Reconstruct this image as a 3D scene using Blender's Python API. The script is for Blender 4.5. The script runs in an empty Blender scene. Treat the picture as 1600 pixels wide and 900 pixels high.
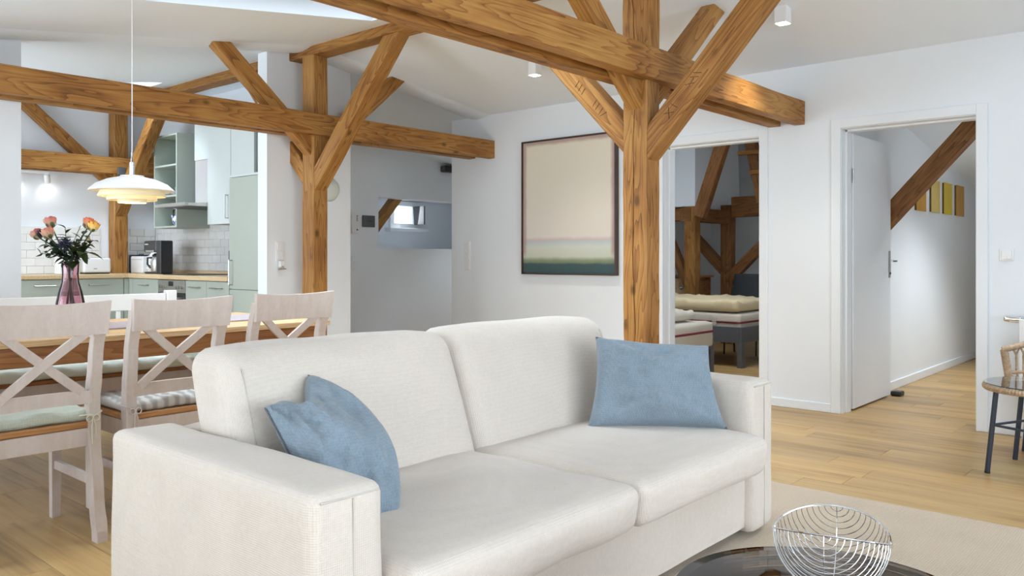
import bpy, bmesh, math, random
from mathutils import Vector, Matrix, noise

random.seed(7)
SC = bpy.context.scene
COL = SC.collection
R = math.radians

# ------------------------------------------------------------------ camera
cam_data = bpy.data.cameras.new('camera')
cam = bpy.data.objects.new('camera', cam_data)
COL.objects.link(cam)
cam.location = (0, 0, 1.09)
cam.rotation_euler = (R(90), 0, R(41.43 - 90))
cam_data.sensor_width = 36
cam_data.lens = 28.8
cam_data.shift_y = -0.03
cam_data.clip_start = 0.05
SC.camera = cam

# ------------------------------------------------------------------ world, exposure
SC.view_settings.view_transform = 'Standard'
SC.view_settings.look = 'None'
SC.view_settings.gamma = 1
SC.view_settings.exposure = 0.80
world = bpy.data.worlds.new('world')
SC.world = world
world.use_nodes = True
bg = world.node_tree.nodes['Background']
bg.inputs[0].default_value = (0.86, 0.94, 1.0, 1)
bg.inputs[1].default_value = 3.0
SC.cycles.max_bounces = 10
SC.cycles.diffuse_bounces = 6
SC.cycles.transparent_max_bounces = 12
SC.cycles.caustics_reflective = False
SC.cycles.caustics_refractive = False
SC.cycles.sample_clamp_indirect = 6.0


def area_light(name, loc, direction, sx, sy, power, color=(1, 1, 1), portal=False):
    d = bpy.data.lights.new(name, 'AREA')
    d.shape = 'RECTANGLE'
    d.size, d.size_y = sx, sy
    d.energy = power
    d.color = color
    o = bpy.data.objects.new(name, d)
    COL.objects.link(o)
    o.location = loc
    o.rotation_euler = Vector(direction).to_track_quat('-Z', 'Y').to_euler()
    if portal:
        d.cycles.is_portal = True
    return o


# daylight through the windows behind the camera and the skylights; some are added and unseen, as marked
area_light('daylight_unseen_window', (-1.72, 1.2, 1.25), (1, 0.12, 0.6), 3.4, 1.7, 4, (0.78, 0.89, 1.0))
area_light('daylight_unseen_window', (-1.72, 4.4, 1.25), (1, -0.1, 1.0), 2.0, 1.6, 52, (0.78, 0.89, 1.0))  # added unseen window light, brightens the middle of the right wall
area_light('daylight_unseen_window', (1.2, -2.28, 1.35), (0.2, 1, 0.65), 3.6, 1.8, 72, (0.78, 0.89, 1.0))
area_light('daylight_skylight_fill', (2.75, 3.5, 2.95), (0.15, 0, -1), 1.5, 1.7, 80, (0.78, 0.89, 1.0))
area_light('daylight_skylight_fill', (4.8, -0.1, 2.85), (0, 0, -1), 0.9, 1.1, 32, (0.78, 0.89, 1.0))  # added unseen skylight, brightens the right floor and wall
area_light('daylight_kitchen_window', (0.62, 7.3, 1.5), (1, 0, -0.1), 1.8, 1.2, 34, (0.78, 0.89, 1.0))
area_light('daylight_kitchen_skylight', (3.2, 7.75, 2.95), (0, 0, -1), 0.7, 0.7, 26, (0.78, 0.89, 1.0))
area_light('added_hall_fill', (8.0, 1.12, 2.50), (0, 0, -1), 1.2, 0.65, 34, (0.90, 0.95, 1.0))  # added lamp over an unseen roof opening, brightens the hall
area_light('added_bedroom_fill', (6.75, 3.6, 2.95), (0.2, 0.1, -1), 0.85, 1.0, 15, (0.90, 0.95, 1.0))  # added fill over an unseen opening, lifts the bedroom
area_light('daylight_niche_window', (7.32, 8.30, 1.66), (-0.3, -1, -0.2), 0.4, 0.25, 1.6, (0.90, 0.95, 1.0))
area_light('added_vestibule_fill', (7.9, 6.5, 2.50), (0, 0, -1), 0.9, 0.7, 12, (0.90, 0.95, 1.0))  # added fill, unseen from the room, lifts the vestibule


# ------------------------------------------------------------------ object helpers
WORLD = {}


def link(o, parent=None, M=None):
    COL.objects.link(o)
    if M is None:
        M = Matrix.Identity(4)
    o.matrix_basis = M
    WORLD[o.name] = M
    if parent is not None:
        o.parent = parent
        o.matrix_parent_inverse = WORLD[parent.name].inverted()
    return o


def smooth_by_angle(me, ang=40):
    a = R(ang)
    for p in me.polygons:
        p.use_smooth = True
    me.set_sharp_from_angle(angle=a)


def obj(name, bm, mat, parent=None, M=None, smooth=None):
    me = bpy.data.meshes.new(name)
    bmesh.ops.recalc_face_normals(bm, faces=bm.faces[:])
    bm.to_mesh(me)
    bm.free()
    for m in (mat if isinstance(mat, (list, tuple)) else [mat]):
        me.materials.append(m)
    if smooth:
        smooth_by_angle(me, smooth)
    o = bpy.data.objects.new(name, me)
    return link(o, parent, M)


def tag(o, label, cat, group=None):
    o['label'] = label
    o['category'] = cat
    if group:
        o['group'] = group
    return o


def thing(name, label, cat, loc=(0, 0, 0), rz=0.0, group=None):
    o = bpy.data.objects.new(name, None)
    o.empty_display_size = 0.05
    M = Matrix.Translation(loc) @ Matrix.Rotation(rz, 4, 'Z')
    link(o, None, M)
    return tag(o, label, cat, group)


def structure(o):
    o['kind'] = 'structure'
    return o


def copy_tree(root, M, label, group=None):
    """copy of a thing with copies of its parts and their sub-parts"""
    r = root.copy()
    COL.objects.link(r)
    r.matrix_basis = M
    WORLD[r.name] = M
    r['label'] = label
    if group:
        r['group'] = group
    for ch in list(root.children):
        k = ch.copy()
        COL.objects.link(k)
        k.parent = r
        k.matrix_parent_inverse = ch.matrix_parent_inverse
        for g in list(ch.children):
            d = g.copy()
            COL.objects.link(d)
            d.parent = k
            d.matrix_parent_inverse = g.matrix_parent_inverse
    return r


# ------------------------------------------------------------------ mesh helpers
def V(*a):
    return Vector(a)


def add_box(bm, x0, x1, y0, y1, z0, z1, bev=0.0, seg=1, mi=0):
    b = bmesh.new()
    vs = [b.verts.new((x, y, z)) for x in (x0, x1) for y in (y0, y1) for z in (z0, z1)]
    for f in ((0, 1, 3, 2), (4, 6, 7, 5), (0, 4, 5, 1), (2, 3, 7, 6), (0, 2, 6, 4), (1, 5, 7, 3)):
        b.faces.new([vs[i] for i in f])
    if bev:
        bmesh.ops.bevel(b, geom=b.edges[:] + b.verts[:], offset=bev, segments=seg, affect='EDGES', profile=0.5)
    merge(bm, b, mi)


def merge(bm, b, mi=0, M=None):
    off = {}
    for v in b.verts:
        off[v] = bm.verts.new(M @ v.co if M is not None else v.co)
    for f in b.faces:
        try:
            n = bm.faces.new([off[v] for v in f.verts])
            n.material_index = mi
        except ValueError:
            pass
    b.free()


def box(x0, x1, y0, y1, z0, z1, bev=0.0, seg=1):
    bm = bmesh.new()
    add_box(bm, x0, x1, y0, y1, z0, z1, bev, seg)
    return bm


def add_tube(bm, pts, r, sides=8, closed=False, cap=True):
    pts = [Vector(p) for p in pts]
    n = len(pts)
    rr = r if isinstance(r, (list, tuple)) else [r] * n
    rings = []
    prev = None
    for i, p in enumerate(pts):
        if closed:
            t = (pts[(i + 1) % n] - pts[i - 1]).normalized()
        elif i == 0:
            t = (pts[1] - p).normalized()
        elif i == n - 1:
            t = (p - pts[i - 1]).normalized()
        else:
            t = (pts[i + 1] - pts[i - 1]).normalized()
        if prev is None:
            u = t.orthogonal().normalized()
        else:
            u = (prev - t * prev.dot(t))
            u = u.normalized() if u.length > 1e-6 else t.orthogonal().normalized()
        prev = u
        w = t.cross(u)
        rings.append([bm.verts.new(p + (u * math.cos(2 * math.pi * k / sides) + w * math.sin(2 * math.pi * k / sides)) * rr[i]) for k in range(sides)])
    m = n if closed else n - 1
    for i in range(m):
        a, b = rings[i], rings[(i + 1) % n]
        for k in range(sides):
            bm.faces.new((a[k], a[(k + 1) % sides], b[(k + 1) % sides], b[k]))
    if cap and not closed:
        bm.faces.new(rings[0])
        bm.faces.new(rings[-1])


def tube(pts, r, sides=8, closed=False):
    bm = bmesh.new()
    add_tube(bm, pts, r, sides, closed)
    return bm


def add_lathe(bm, prof, c=(0, 0, 0), sides=32, closed=False):
    """prof: list of (radius, z); revolve round the vertical through c"""
    rings = []
    for (r, z) in prof:
        if r < 1e-5:
            rings.append([bm.verts.new((c[0], c[1], c[2] + z))])
        else:
            rings.append([bm.verts.new((c[0] + r * math.cos(2 * math.pi * k / sides), c[1] + r * math.sin(2 * math.pi * k / sides), c[2] + z)) for k in range(sides)])
    pairs = list(zip(rings[:-1], rings[1:]))
    if closed:
        pairs.append((rings[-1], rings[0]))
    for a, b in pairs:
        for k in range(sides):
            k2 = (k + 1) % sides
            if len(a) == 1 and len(b) == 1:
                continue
            if len(a) == 1:
                bm.faces.new((a[0], b[k2], b[k]))
            elif len(b) == 1:
                bm.faces.new((a[k], a[k2], b[0]))
            else:
                bm.faces.new((a[k], a[k2], b[k2], b[k]))


def lathe(prof, c=(0, 0, 0), sides=32, closed=False):
    bm = bmesh.new()
    add_lathe(bm, prof, c, sides, closed)
    return bm


def add_prism(bm, poly, axis, a0, a1, mi=0):
    """extrude a 2D polygon along an axis: 'x' -> poly in (y,z), 'y' -> (x,z), 'z' -> (x,y)"""
    def mk(p, a):
        if axis == 'x':
            return (a, p[0], p[1])
        if axis == 'y':
            return (p[0], a, p[1])
        return (p[0], p[1], a)
    A = [bm.verts.new(mk(p, a0)) for p in poly]
    B = [bm.verts.new(mk(p, a1)) for p in poly]
    n = len(poly)
    fs = [bm.faces.new(A), bm.faces.new(B[::-1])]
    for i in range(n):
        fs.append(bm.faces.new((A[i], A[(i + 1) % n], B[(i + 1) % n], B[i])))
    for f in fs:
        f.material_index = mi


def prism(poly, axis, a0, a1):
    bm = bmesh.new()
    add_prism(bm, poly, axis, a0, a1)
    return bm


def soft_block(x0, x1, y0, y1, z0, z1, r, n=(12, 12, 8), bulge=(0, 0, 0), wob=0.0, wscale=6.0, seed=0.0, fn=None):
    """upholstered block: a cube grid wrapped on a rounded box, puffed out and slightly uneven"""
    bm = bmesh.new()
    c = V((x0 + x1) / 2, (y0 + y1) / 2, (z0 + z1) / 2)
    h = V((x1 - x0) / 2, (y1 - y0) / 2, (z1 - z0) / 2)
    grid = {}

    def spread(i, k):
        t = -1 + 2 * i / k
        return math.copysign(abs(t) ** 0.75, t)

    def vert(i, j, k):
        key = (i, j, k)
        if key in grid:
            return grid[key]
        p = V(spread(i, n[0]) * h.x, spread(j, n[1]) * h.y, spread(k, n[2]) * h.z)
        q = V(max(-h.x + r, min(h.x - r, p.x)), max(-h.y + r, min(h.y - r, p.y)), max(-h.z + r, min(h.z - r, p.z)))
        d = p - q
        if d.length > 1e-9:
            d = d.normalized() * r
        p2 = q + d
        u = V(p2.x / h.x, p2.y / h.y, p2.z / h.z)
        off = V(bulge[0] * u.x * (1 - u.y ** 2) * (1 - u.z ** 2),
                bulge[1] * u.y * (1 - u.x ** 2) * (1 - u.z ** 2),
                bulge[2] * u.z * (1 - u.x ** 2) * (1 - u.y ** 2))
        p3 = c + p2 + off
        if wob:
            nv = noise.noise_vector(p3 * wscale + V(seed, seed * 1.7, 0))
            p3 += nv * wob
        if fn:
            p3 = fn(p3)
        grid[key] = bm.verts.new(p3)
        return grid[key]
    for a, b, e in ((0, 1, 2), (0, 2, 1), (1, 2, 0)):
        for side in (0, n[e]):
            for i in range(n[a]):
                for j in range(n[b]):
                    q = []
                    for di, dj in ((0, 0), (1, 0), (1, 1), (0, 1)):
                        ix = [0, 0, 0]
                        ix[a], ix[b], ix[e] = i + di, j + dj, side
                        q.append(vert(*ix))
                    bm.faces.new(q)
    return bm


# ------------------------------------------------------------------ materials
MAT = {}


def base_mat(name, color, rough=0.5, spec=0.5, metal=0.0):
    m = bpy.data.materials.new(name)
    m.use_nodes = True
    b = m.node_tree.nodes['Principled BSDF']
    b.inputs['Base Color'].default_value = (*color, 1)
    b.inputs['Roughness'].default_value = rough
    b.inputs['Specular IOR Level'].default_value = spec
    b.inputs['Metallic'].default_value = metal
    MAT[name] = m
    return m, m.node_tree, b


def N(nt, t, **kw):
    n = nt.nodes.new(t)
    for k, v in kw.items():
        setattr(n, k, v)
    return n


def L(nt, a, b):
    nt.links.new(a, b)


def coords(nt, scale=(1, 1, 1), rand=True, kind='Object'):
    tc = N(nt, 'ShaderNodeTexCoord')
    mp = N(nt, 'ShaderNodeMapping')
    mp.inputs['Scale'].default_value = scale
    L(nt, tc.outputs[kind], mp.inputs['Vector'])
    if rand:
        oi = N(nt, 'ShaderNodeObjectInfo')
        mul = N(nt, 'ShaderNodeMath', operation='MULTIPLY')
        mul.inputs[1].default_value = 37.0
        L(nt, oi.outputs['Random'], mul.inputs[0])
        L(nt, mul.outputs[0], mp.inputs['Location'])
    return mp.outputs[0]


def tex_noise(nt, vec, scale, detail=3, rough=0.55, dist=0.0):
    n = N(nt, 'ShaderNodeTexNoise')
    n.inputs['Scale'].default_value = scale
    n.inputs['Detail'].default_value = detail
    n.inputs['Roughness'].default_value = rough
    n.inputs['Distortion'].default_value = dist
    L(nt, vec, n.inputs['Vector'])
    return n.outputs['Fac']


def ramp(nt, fac, stops):
    r = N(nt, 'ShaderNodeValToRGB')
    e = r.color_ramp.elements
    while len(e) < len(stops):
        e.new(0.5)
    for el, (p, c) in zip(e, stops):
        el.position = p
        el.color = (*c, 1) if len(c) == 3 else c
    L(nt, fac, r.inputs[0])
    return r.outputs[0]


def mixc(nt, fac, a, b, mode='MIX'):
    m = N(nt, 'ShaderNodeMix', data_type='RGBA', blend_type=mode)
    for s, v in ((m.inputs[0], fac), (m.inputs[6], a), (m.inputs[7], b)):
        if hasattr(v, 'links'):
            L(nt, v, s)
        elif isinstance(v, (int, float)):
            s.default_value = v
        else:
            s.default_value = (*v, 1)
    return m.outputs[2]


def math_(nt, op, a, b=0.0, c=None):
    m = N(nt, 'ShaderNodeMath', operation=op)
    for i, v in enumerate((a, b) if c is None else (a, b, c)):
        if hasattr(v, 'links'):
            L(nt, v, m.inputs[i])
        else:
            m.inputs[i].default_value = v
    return m.outputs[0]


def bump(nt, b, h, strength, dist=0.01):
    n = N(nt, 'ShaderNodeBump')
    n.inputs['Strength'].default_value = strength
    n.inputs['Distance'].default_value = dist
    L(nt, h, n.inputs['Height'])
    L(nt, n.outputs[0], b.inputs['Normal'])


def plain(name, color, rough=0.5, spec=0.5, metal=0.0, var=0.04, scale=4.0):
    m, nt, b = base_mat(name, color, rough, spec, metal)
    v = coords(nt)
    f = tex_noise(nt, v, scale, 3)
    lo = tuple(max(0, c * (1 - var)) for c in color)
    hi = tuple(min(1, c * (1 + var)) for c in color)
    L(nt, ramp(nt, f, [(0.3, lo), (0.7, hi)]), b.inputs['Base Color'])
    return m


def timber_mat(name, light, mid, dark, knots=True, along=0, rough=0.55):
    m, nt, b = base_mat(name, mid, rough, 0.3)
    sc = [4.2, 4.2, 4.2]
    sc[along] = 0.5
    v = coords(nt, tuple(sc))
    f = tex_noise(nt, v, 1.5, 3, 0.45, 0.35)
    rings = math_(nt, 'FRACT', math_(nt, 'MULTIPLY', f, 17.0))
    rings = math_(nt, 'POWER', rings, 2.4)
    sf = [95, 95, 95]
    sf[along] = 2.4
    fine = tex_noise(nt, coords(nt, tuple(sf)), 1.0, 3, 0.6)
    big = tex_noise(nt, coords(nt, (1.7, 1.7, 1.7)), 1.3, 3)
    mixf = math_(nt, 'ADD', math_(nt, 'MULTIPLY', rings, -0.23), math_(nt, 'MULTIPLY', fine, 0.42))
    mixf = math_(nt, 'ADD', mixf, math_(nt, 'MULTIPLY_ADD', big, 0.55, 0.15))
    col = ramp(nt, mixf, [(0.28, dark), (0.50, mid), (0.74, light)])
    if knots:
        sk = [7.5, 7.5, 7.5]
        sk[along] = 4.2
        vo = N(nt, 'ShaderNodeTexVoronoi', feature='F1')
        vo.inputs['Scale'].default_value = 1.0
        vo.inputs['Randomness'].default_value = 1.0
        L(nt, coords(nt, tuple(sk)), vo.inputs['Vector'])
        kf = ramp(nt, vo.outputs['Distance'], [(0.075, (1, 1, 1)), (0.12, (0.55, 0.55, 0.55)), (0.15, (0.22, 0.22, 0.22)), (0.21, (0, 0, 0))])
        gate = ramp(nt, vo.outputs['Color'], [(0.50, (0, 0, 0)), (0.56, (1, 1, 1))])
        kk = math_(nt, 'MULTIPLY', kf, gate)
        col = mixc(nt, math_(nt, 'MULTIPLY', kk, 0.85), col, tuple(c * 0.28 for c in mid))
    oi = N(nt, 'ShaderNodeObjectInfo')
    tint = ramp(nt, oi.outputs['Random'], [(0.0, (0.88, 0.86, 0.84)), (1.0, (1.08, 1.06, 1.03))])
    col = mixc(nt, 1.0, col, tint, 'MULTIPLY')
    L(nt, col, b.inputs['Base Color'])
    bump(nt, b, fine, 0.35, 0.004)
    return m


def fabric_mat(name, color, weave=420.0, depth=0.35, var=0.08, rough=0.95, fold=0.0, fold_scale=7.0):
    m, nt, b = base_mat(name, color, rough, 0.1)
    b.inputs['Sheen Weight'].default_value = 0.25
    b.inputs['Sheen Roughness'].default_value = 0.5
    v = coords(nt)
    w = []
    for d in ('X', 'Y', 'Z'):
        t = N(nt, 'ShaderNodeTexWave', wave_type='BANDS', bands_direction=d)
        t.inputs['Scale'].default_value = weave / 20.0
        t.inputs['Distortion'].default_value = 0.6
        t.inputs['Detail'].default_value = 1
        t.inputs['Detail Scale'].default_value = 2
        L(nt, v, t.inputs['Vector'])
        w.append(t.outputs['Fac'])
    ww = math_(nt, 'ADD', math_(nt, 'ADD', w[0], w[1]), w[2])
    ww = math_(nt, 'MULTIPLY', ww, 0.33)
    n1 = tex_noise(nt, v, 90, 2)
    n2 = tex_noise(nt, v, 3.5, 3)
    f = math_(nt, 'ADD', math_(nt, 'MULTIPLY', n1, 0.5), math_(nt, 'MULTIPLY', n2, 0.5))
    f = math_(nt, 'ADD', f, math_(nt, 'MULTIPLY_ADD', ww, 0.3, -0.15))
    lo = tuple(c * (1 - var) for c in color)
    hi = tuple(min(1, c * (1 + var)) for c in color)
    L(nt, ramp(nt, f, [(0.3, lo), (0.7, hi)]), b.inputs['Base Color'])
    h = ww
    if fold:
        fd = tex_noise(nt, v, fold_scale, 3, 0.5, 1.2)
        h = math_(nt, 'ADD', ww, math_(nt, 'MULTIPLY', fd, fold))
    bump(nt, b, h, depth, 0.003)
    return m


def thin_glass(name, tint, gloss=0.12, rough=0.01, ior=1.5):
    m = bpy.data.materials.new(name)
    m.use_nodes = True
    nt = m.node_tree
    nt.nodes.clear()
    out = N(nt, 'ShaderNodeOutputMaterial')
    tr = N(nt, 'ShaderNodeBsdfTransparent')
    tr.inputs[0].default_value = (*tint, 1)
    gl = N(nt, 'ShaderNodeBsdfGlossy')
    gl.inputs['Roughness'].default_value = rough
    gl.inputs['Color'].default_value = (1, 1, 1, 1)
    fr = N(nt, 'ShaderNodeFresnel')
    fr.inputs[0].default_value = ior
    mx = N(nt, 'ShaderNodeMixShader')
    L(nt, math_(nt, 'ADD', fr.outputs[0], gloss - 0.04), mx.inputs[0])
    L(nt, tr.outputs[0], mx.inputs[1])
    L(nt, gl.outputs[0], mx.inputs[2])
    L(nt, mx.outputs[0], out.inputs[0])
    MAT[name] = m
    return m


def lamp_mat(name, color, strength):
    m, nt, b = base_mat(name, color, 0.5)
    b.inputs['Emission Color'].default_value = (*color, 1)
    b.inputs['Emission Strength'].default_value = strength
    return m


wall_m = plain('wall_paint', (0.80, 0.835, 0.875), 0.85, 0.2, var=0.012, scale=1.5)
ceil_m = plain('ceiling_paint', (0.82, 0.885, 0.96), 0.9, 0.15, var=0.012, scale=1.2)
trim_m = plain('trim_lacquer', (0.80, 0.83, 0.865), 0.5, 0.35, var=0.01)
door_m = plain('door_lacquer', (0.79, 0.82, 0.86), 0.4, 0.4, var=0.01)
timber_m = timber_mat('old_pine_timber', (0.43, 0.228, 0.064), (0.285, 0.122, 0.028), (0.115, 0.044, 0.010))
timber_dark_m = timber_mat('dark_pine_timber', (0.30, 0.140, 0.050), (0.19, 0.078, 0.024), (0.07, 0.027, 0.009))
sofa_m = fabric_mat('sofa_cover', (0.60, 0.535, 0.475), 1240, 0.4, 0.06)
linen_m = fabric_mat('blue_linen', (0.200, 0.252, 0.300), 900, 0.45, 0.13, fold=1.6, fold_scale=9)
rug_m = fabric_mat('sisal_rug', (0.46, 0.36, 0.255), 700, 0.7, 0.12)
seam_m = plain('seam_dark', (0.10, 0.105, 0.12), 0.9)
steel_m = plain('brushed_steel', (0.55, 0.54, 0.52), 0.35, 0.5, 1.0, 0.05, 30)
chrome_m = plain('chrome', (0.80, 0.81, 0.83), 0.10, 0.5, 1.0, 0.01)
black_m = plain('black_plastic', (0.018, 0.018, 0.02), 0.35, 0.5, var=0.1)
white_m = plain('white_plastic', (0.80, 0.80, 0.80), 0.35, 0.5, var=0.01)
grey_m = plain('grey_plastic', (0.10, 0.105, 0.11), 0.45, 0.4, var=0.1)


def plank_mat():
    m, nt, b = base_mat('oak_planks', (0.4, 0.26, 0.13), 0.38, 0.4)
    fine = tex_noise(nt, coords(nt, (55, 1.6, 10)), 1.0, 4, 0.6, 0.3)
    f2 = tex_noise(nt, coords(nt, (9, 0.9, 5)), 1.0, 4, 0.55, 0.8)
    f = math_(nt, 'ADD', math_(nt, 'MULTIPLY', fine, 0.45), math_(nt, 'MULTIPLY', f2, 0.6))
    col = ramp(nt, f, [(0.30, (0.22, 0.132, 0.056)), (0.50, (0.43, 0.275, 0.112)), (0.76, (0.57, 0.390, 0.175))])
    oi = N(nt, 'ShaderNodeObjectInfo')
    tint = ramp(nt, oi.outputs['Random'], [(0.0, (0.84, 0.84, 0.86)), (0.5, (1.0, 0.98, 0.95)), (1.0, (1.12, 1.08, 1.0))])
    L(nt, mixc(nt, 1.0, col, tint, 'MULTIPLY'), b.inputs['Base Color'])
    bump(nt, b, fine, 0.12, 0.002)
    return m


oak_m = plank_mat()

# ------------------------------------------------------------------ setting: roof
RX, RZ, SL = 3.83, 2.749, 0.1455          # ridge position, ceiling height there, pitch


def cz(x):
    return RZ - SL * abs(x - RX)


def roof_slab(bm, x0, x1, y0, y1, th=0.22, drop=0.0):
    xs = [x0] + ([RX] if x0 < RX < x1 else []) + [x1]
    for a, b in zip(xs[:-1], xs[1:]):
        add_prism(bm, [(a, cz(a) - drop), (b, cz(b) - drop), (b, cz(b) + th), (a, cz(a) + th)], 'y', y0, y1)


bm = bmesh.new()
SKY = [(1.95, 3.58, 2.6, 4.44), (2.95, 3.55, 7.45, 8.25)]      # skylight openings x0,x1,y0,y1
HOLES = SKY + [(7.3, 8.7, 0.75, 1.5), (4.3, 5.3, -0.7, 0.5), (7.4, 8.4, 6.1, 6.9)]  # added unseen openings for the hall, right-slope and vestibule fill lights
xs = sorted({-1.8, RX, 11.2} | {h[0] for h in HOLES} | {h[1] for h in HOLES})
ys = sorted({-2.4, 8.95} | {h[2] for h in HOLES} | {h[3] for h in HOLES})
BED = (5.93, 11.2, 2.12, 5.92)
HOLES.append(BED)
xs = sorted(set(xs) | {BED[0]})
ys = sorted(set(ys) | {BED[2], BED[3]})
for xa, xb in zip(xs[:-1], xs[1:]):
    run = None
    for ya, yb_ in zip(ys[:-1], ys[1:]):
        hole = any(h[0] - 1e-6 <= xa and xb <= h[1] + 1e-6 and h[2] - 1e-6 <= ya and yb_ <= h[3] + 1e-6 for h in HOLES)
        if hole:
            if run:
                roof_slab(bm, xa, xb, *run)
            run = None
        else:
            run = (run[0], yb_) if run else (ya, yb_)
    if run:
        roof_slab(bm, xa, xb, *run)
for a in ((5.93, 6.3, 2.12, 5.92), (7.2, 11.2, 2.12, 5.92), (6.3, 7.2, 2.12, 3.05), (6.3, 7.2, 4.15, 5.92)):  # bedroom ceiling; its unseen opening is added for the fill light
    add_box(bm, *a, 2.72, 2.84)
structure(obj('ceiling', bm, ceil_m))
HOLES.remove(BED)
# shallow plastered rib across the ceiling where the rooms meet
bm = bmesh.new()
for a, b in ((-1.6, RX), (RX, 5.79)):
    ys = [5.40, 5.46, 5.52, 5.58, 5.64, 5.70]
    ds = [0.0, 0.016, 0.024, 0.024, 0.016, 0.0]
    add_prism(bm, [(y, d) for y, d in zip(ys, [-q for q in ds])] + [(5.70, 0.03), (5.40, 0.03)], 'x', a, b)
    for v in bm.verts[-16:]:
        v.co.z += cz(v.co.x)
structure(obj('trim_1', bm, ceil_m, smooth=60))
# skylight windows, seen and added: frame and pane
glass_m = thin_glass('window_glass', (0.97, 0.98, 0.98), 0.05)
for i, (x0, x1, y0, y1) in enumerate(HOLES):
    fb = bmesh.new()
    for a, b, c, d in ((x0, x1, y0, y0 + 0.05), (x0, x1, y1 - 0.05, y1), (x0, x0 + 0.05, y0 + 0.05, y1 - 0.05), (x1 - 0.05, x1, y0 + 0.05, y1 - 0.05)):
        add_prism(fb, [(a, cz(a) + 0.16), (b, cz(b) + 0.16), (b, cz(b) + 0.215), (a, cz(a) + 0.215)], 'y', c, d)
    w = structure(obj('window_%d' % (i + 1), fb, trim_m))
    pb = prism([(x0 + .05, cz(x0 + .05) + 0.19), (x1 - .05, cz(x1 - .05) + 0.19), (x1 - .05, cz(x1 - .05) + 0.196), (x0 + .05, cz(x0 + .05) + 0.196)], 'y', y0 + .05, y1 - .05)
    obj('pane', pb, glass_m, w)

# ------------------------------------------------------------------ setting: walls


def wall(name, bm, m=None):
    return structure(obj(name, bm, m or wall_m))


WX0, WX1 = 5.79, 5.93                     # the long white wall with the doors
D1 = (2.652, 3.473, 1.986)                # bedroom door y0,y1,top
D2 = (1.218, 2.056, 1.988)                # hall door
TOP = 2.72


def sloped_x_wall(bm, x0, x1, y0, y1, z0=0.0):
    """wall running along x whose top follows the ceiling"""
    xs = [x0] + ([RX] if x0 < RX < x1 else []) + [x1]
    poly = [(x0, z0)] + [(x1, z0)] + [(x, cz(x) + 0.1) for x in reversed(xs)]
    add_prism(bm, poly, 'y', y0, y1)


bm = bmesh.new()
zt = cz(WX0) + 0.1
add_box(bm, WX0 + 0.05, WX1, 2.12, 5.92, zt, 2.78)
add_box(bm, WX0, WX1, -2.4, D2[0], 0, zt)
add_box(bm, WX0, WX1, D2[1], D1[0], 0, zt)
add_box(bm, WX0, WX1, D1[1], 5.92, 0, zt)
add_box(bm, WX0, WX1, D2[0], D2[1], D2[2], zt)
add_box(bm, WX0, WX1, D1[0], D1[1], D1[2], zt)
wall('wall_right', bm)

bm = bmesh.new()
sloped_x_wall(bm, 0.3, 1.80, 5.66, 5.82)
wall('wall_partition_left', bm)
bm = bmesh.new()
sloped_x_wall(bm, 3.55, 4.36, 5.70, 5.83)
wall('wall_partition_middle', bm)
bm = bmesh.new()
sloped_x_wall(bm, 0.3, 4.15, 8.87, 9.0)
kit_back = wall('wall_kitchen_back', bm)
bm = bmesh.new()
add_box(bm, 4.15, 4.36, 5.83, 9.0, 0, TOP)
kit_right = wall('wall_kitchen_right', bm)
# kitchen left wall with a window
bm = bmesh.new()
for a in ((5.82, 6.35, 0, 2.4), (8.25, 9.0, 0, 2.4), (6.35, 8.25, 0, 0.85), (6.35, 8.25, 2.1, 2.4)):
    add_box(bm, 0.3, 0.5, *a)
wall('wall_kitchen_left', bm)
# vestibule: back wall with a deep niche, outer niche shell
NZ0, NZ1, NX0 = 1.194, 1.789, 6.10
bm = bmesh.new()
sloped_x_wall(bm, 4.36, 9.0, 7.45, 7.6, NZ1)
add_box(bm, 4.36, NX0, 7.45, 7.6, 0, NZ1)
add_box(bm, NX0, 9.0, 7.45, 7.6, 0, NZ0)
wall('wall_vestibule_back', bm)
bm = bmesh.new()
add_box(bm, NX0 - 0.1, NX0, 7.6, 8.5, NZ0 - 0.1, NZ1 + 0.1)
add_box(bm, NX0 - 0.1, 9.0, 7.6, 8.5, NZ0 - 0.1, NZ0)
add_box(bm, NX0 - 0.1, 9.0, 7.6, 8.5, NZ1 + 0.06, NZ1 + 0.16)
WXA, WXB, WZA, WZB = 7.08, 7.56, 1.50, 1.80
add_box(bm, NX0, WXA, 8.4, 8.5, NZ0, NZ1 + 0.1)
add_box(bm, WXB, 9.0, 8.4, 8.5, NZ0, NZ1 + 0.1)
add_box(bm, WXA, WXB, 8.4, 8.5, NZ0, WZA)
add_box(bm, WXA, WXB, 8.4, 8.5, WZB, NZ1 + 0.1)
wall('wall_niche', bm)
bm = bmesh.new()
add_box(bm, 9.0, 9.12, 5.92, 8.5, 0, 2.3)
wall('wall_vestibule_right', bm)
bm = bmesh.new()
add_box(bm, WX1, 11.2, 5.80, 5.92, 0, 2.78)
wall('wall_bedroom_left', bm)
bm = bmesh.new()
add_box(bm, WX1, 11.2, 2.12, 2.22, 0, 2.78)
wall('wall_hall_left', bm)
bm = bmesh.new()
sloped_x_wall(bm, WX1, 11.2, 0.55, 0.67)
wall('wall_hall_right', bm)
bm = bmesh.new()
add_box(bm, 11.0, 11.2, 0.55, 5.92, 0, 2.78)
wall('wall_bedroom_back', bm)
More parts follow.
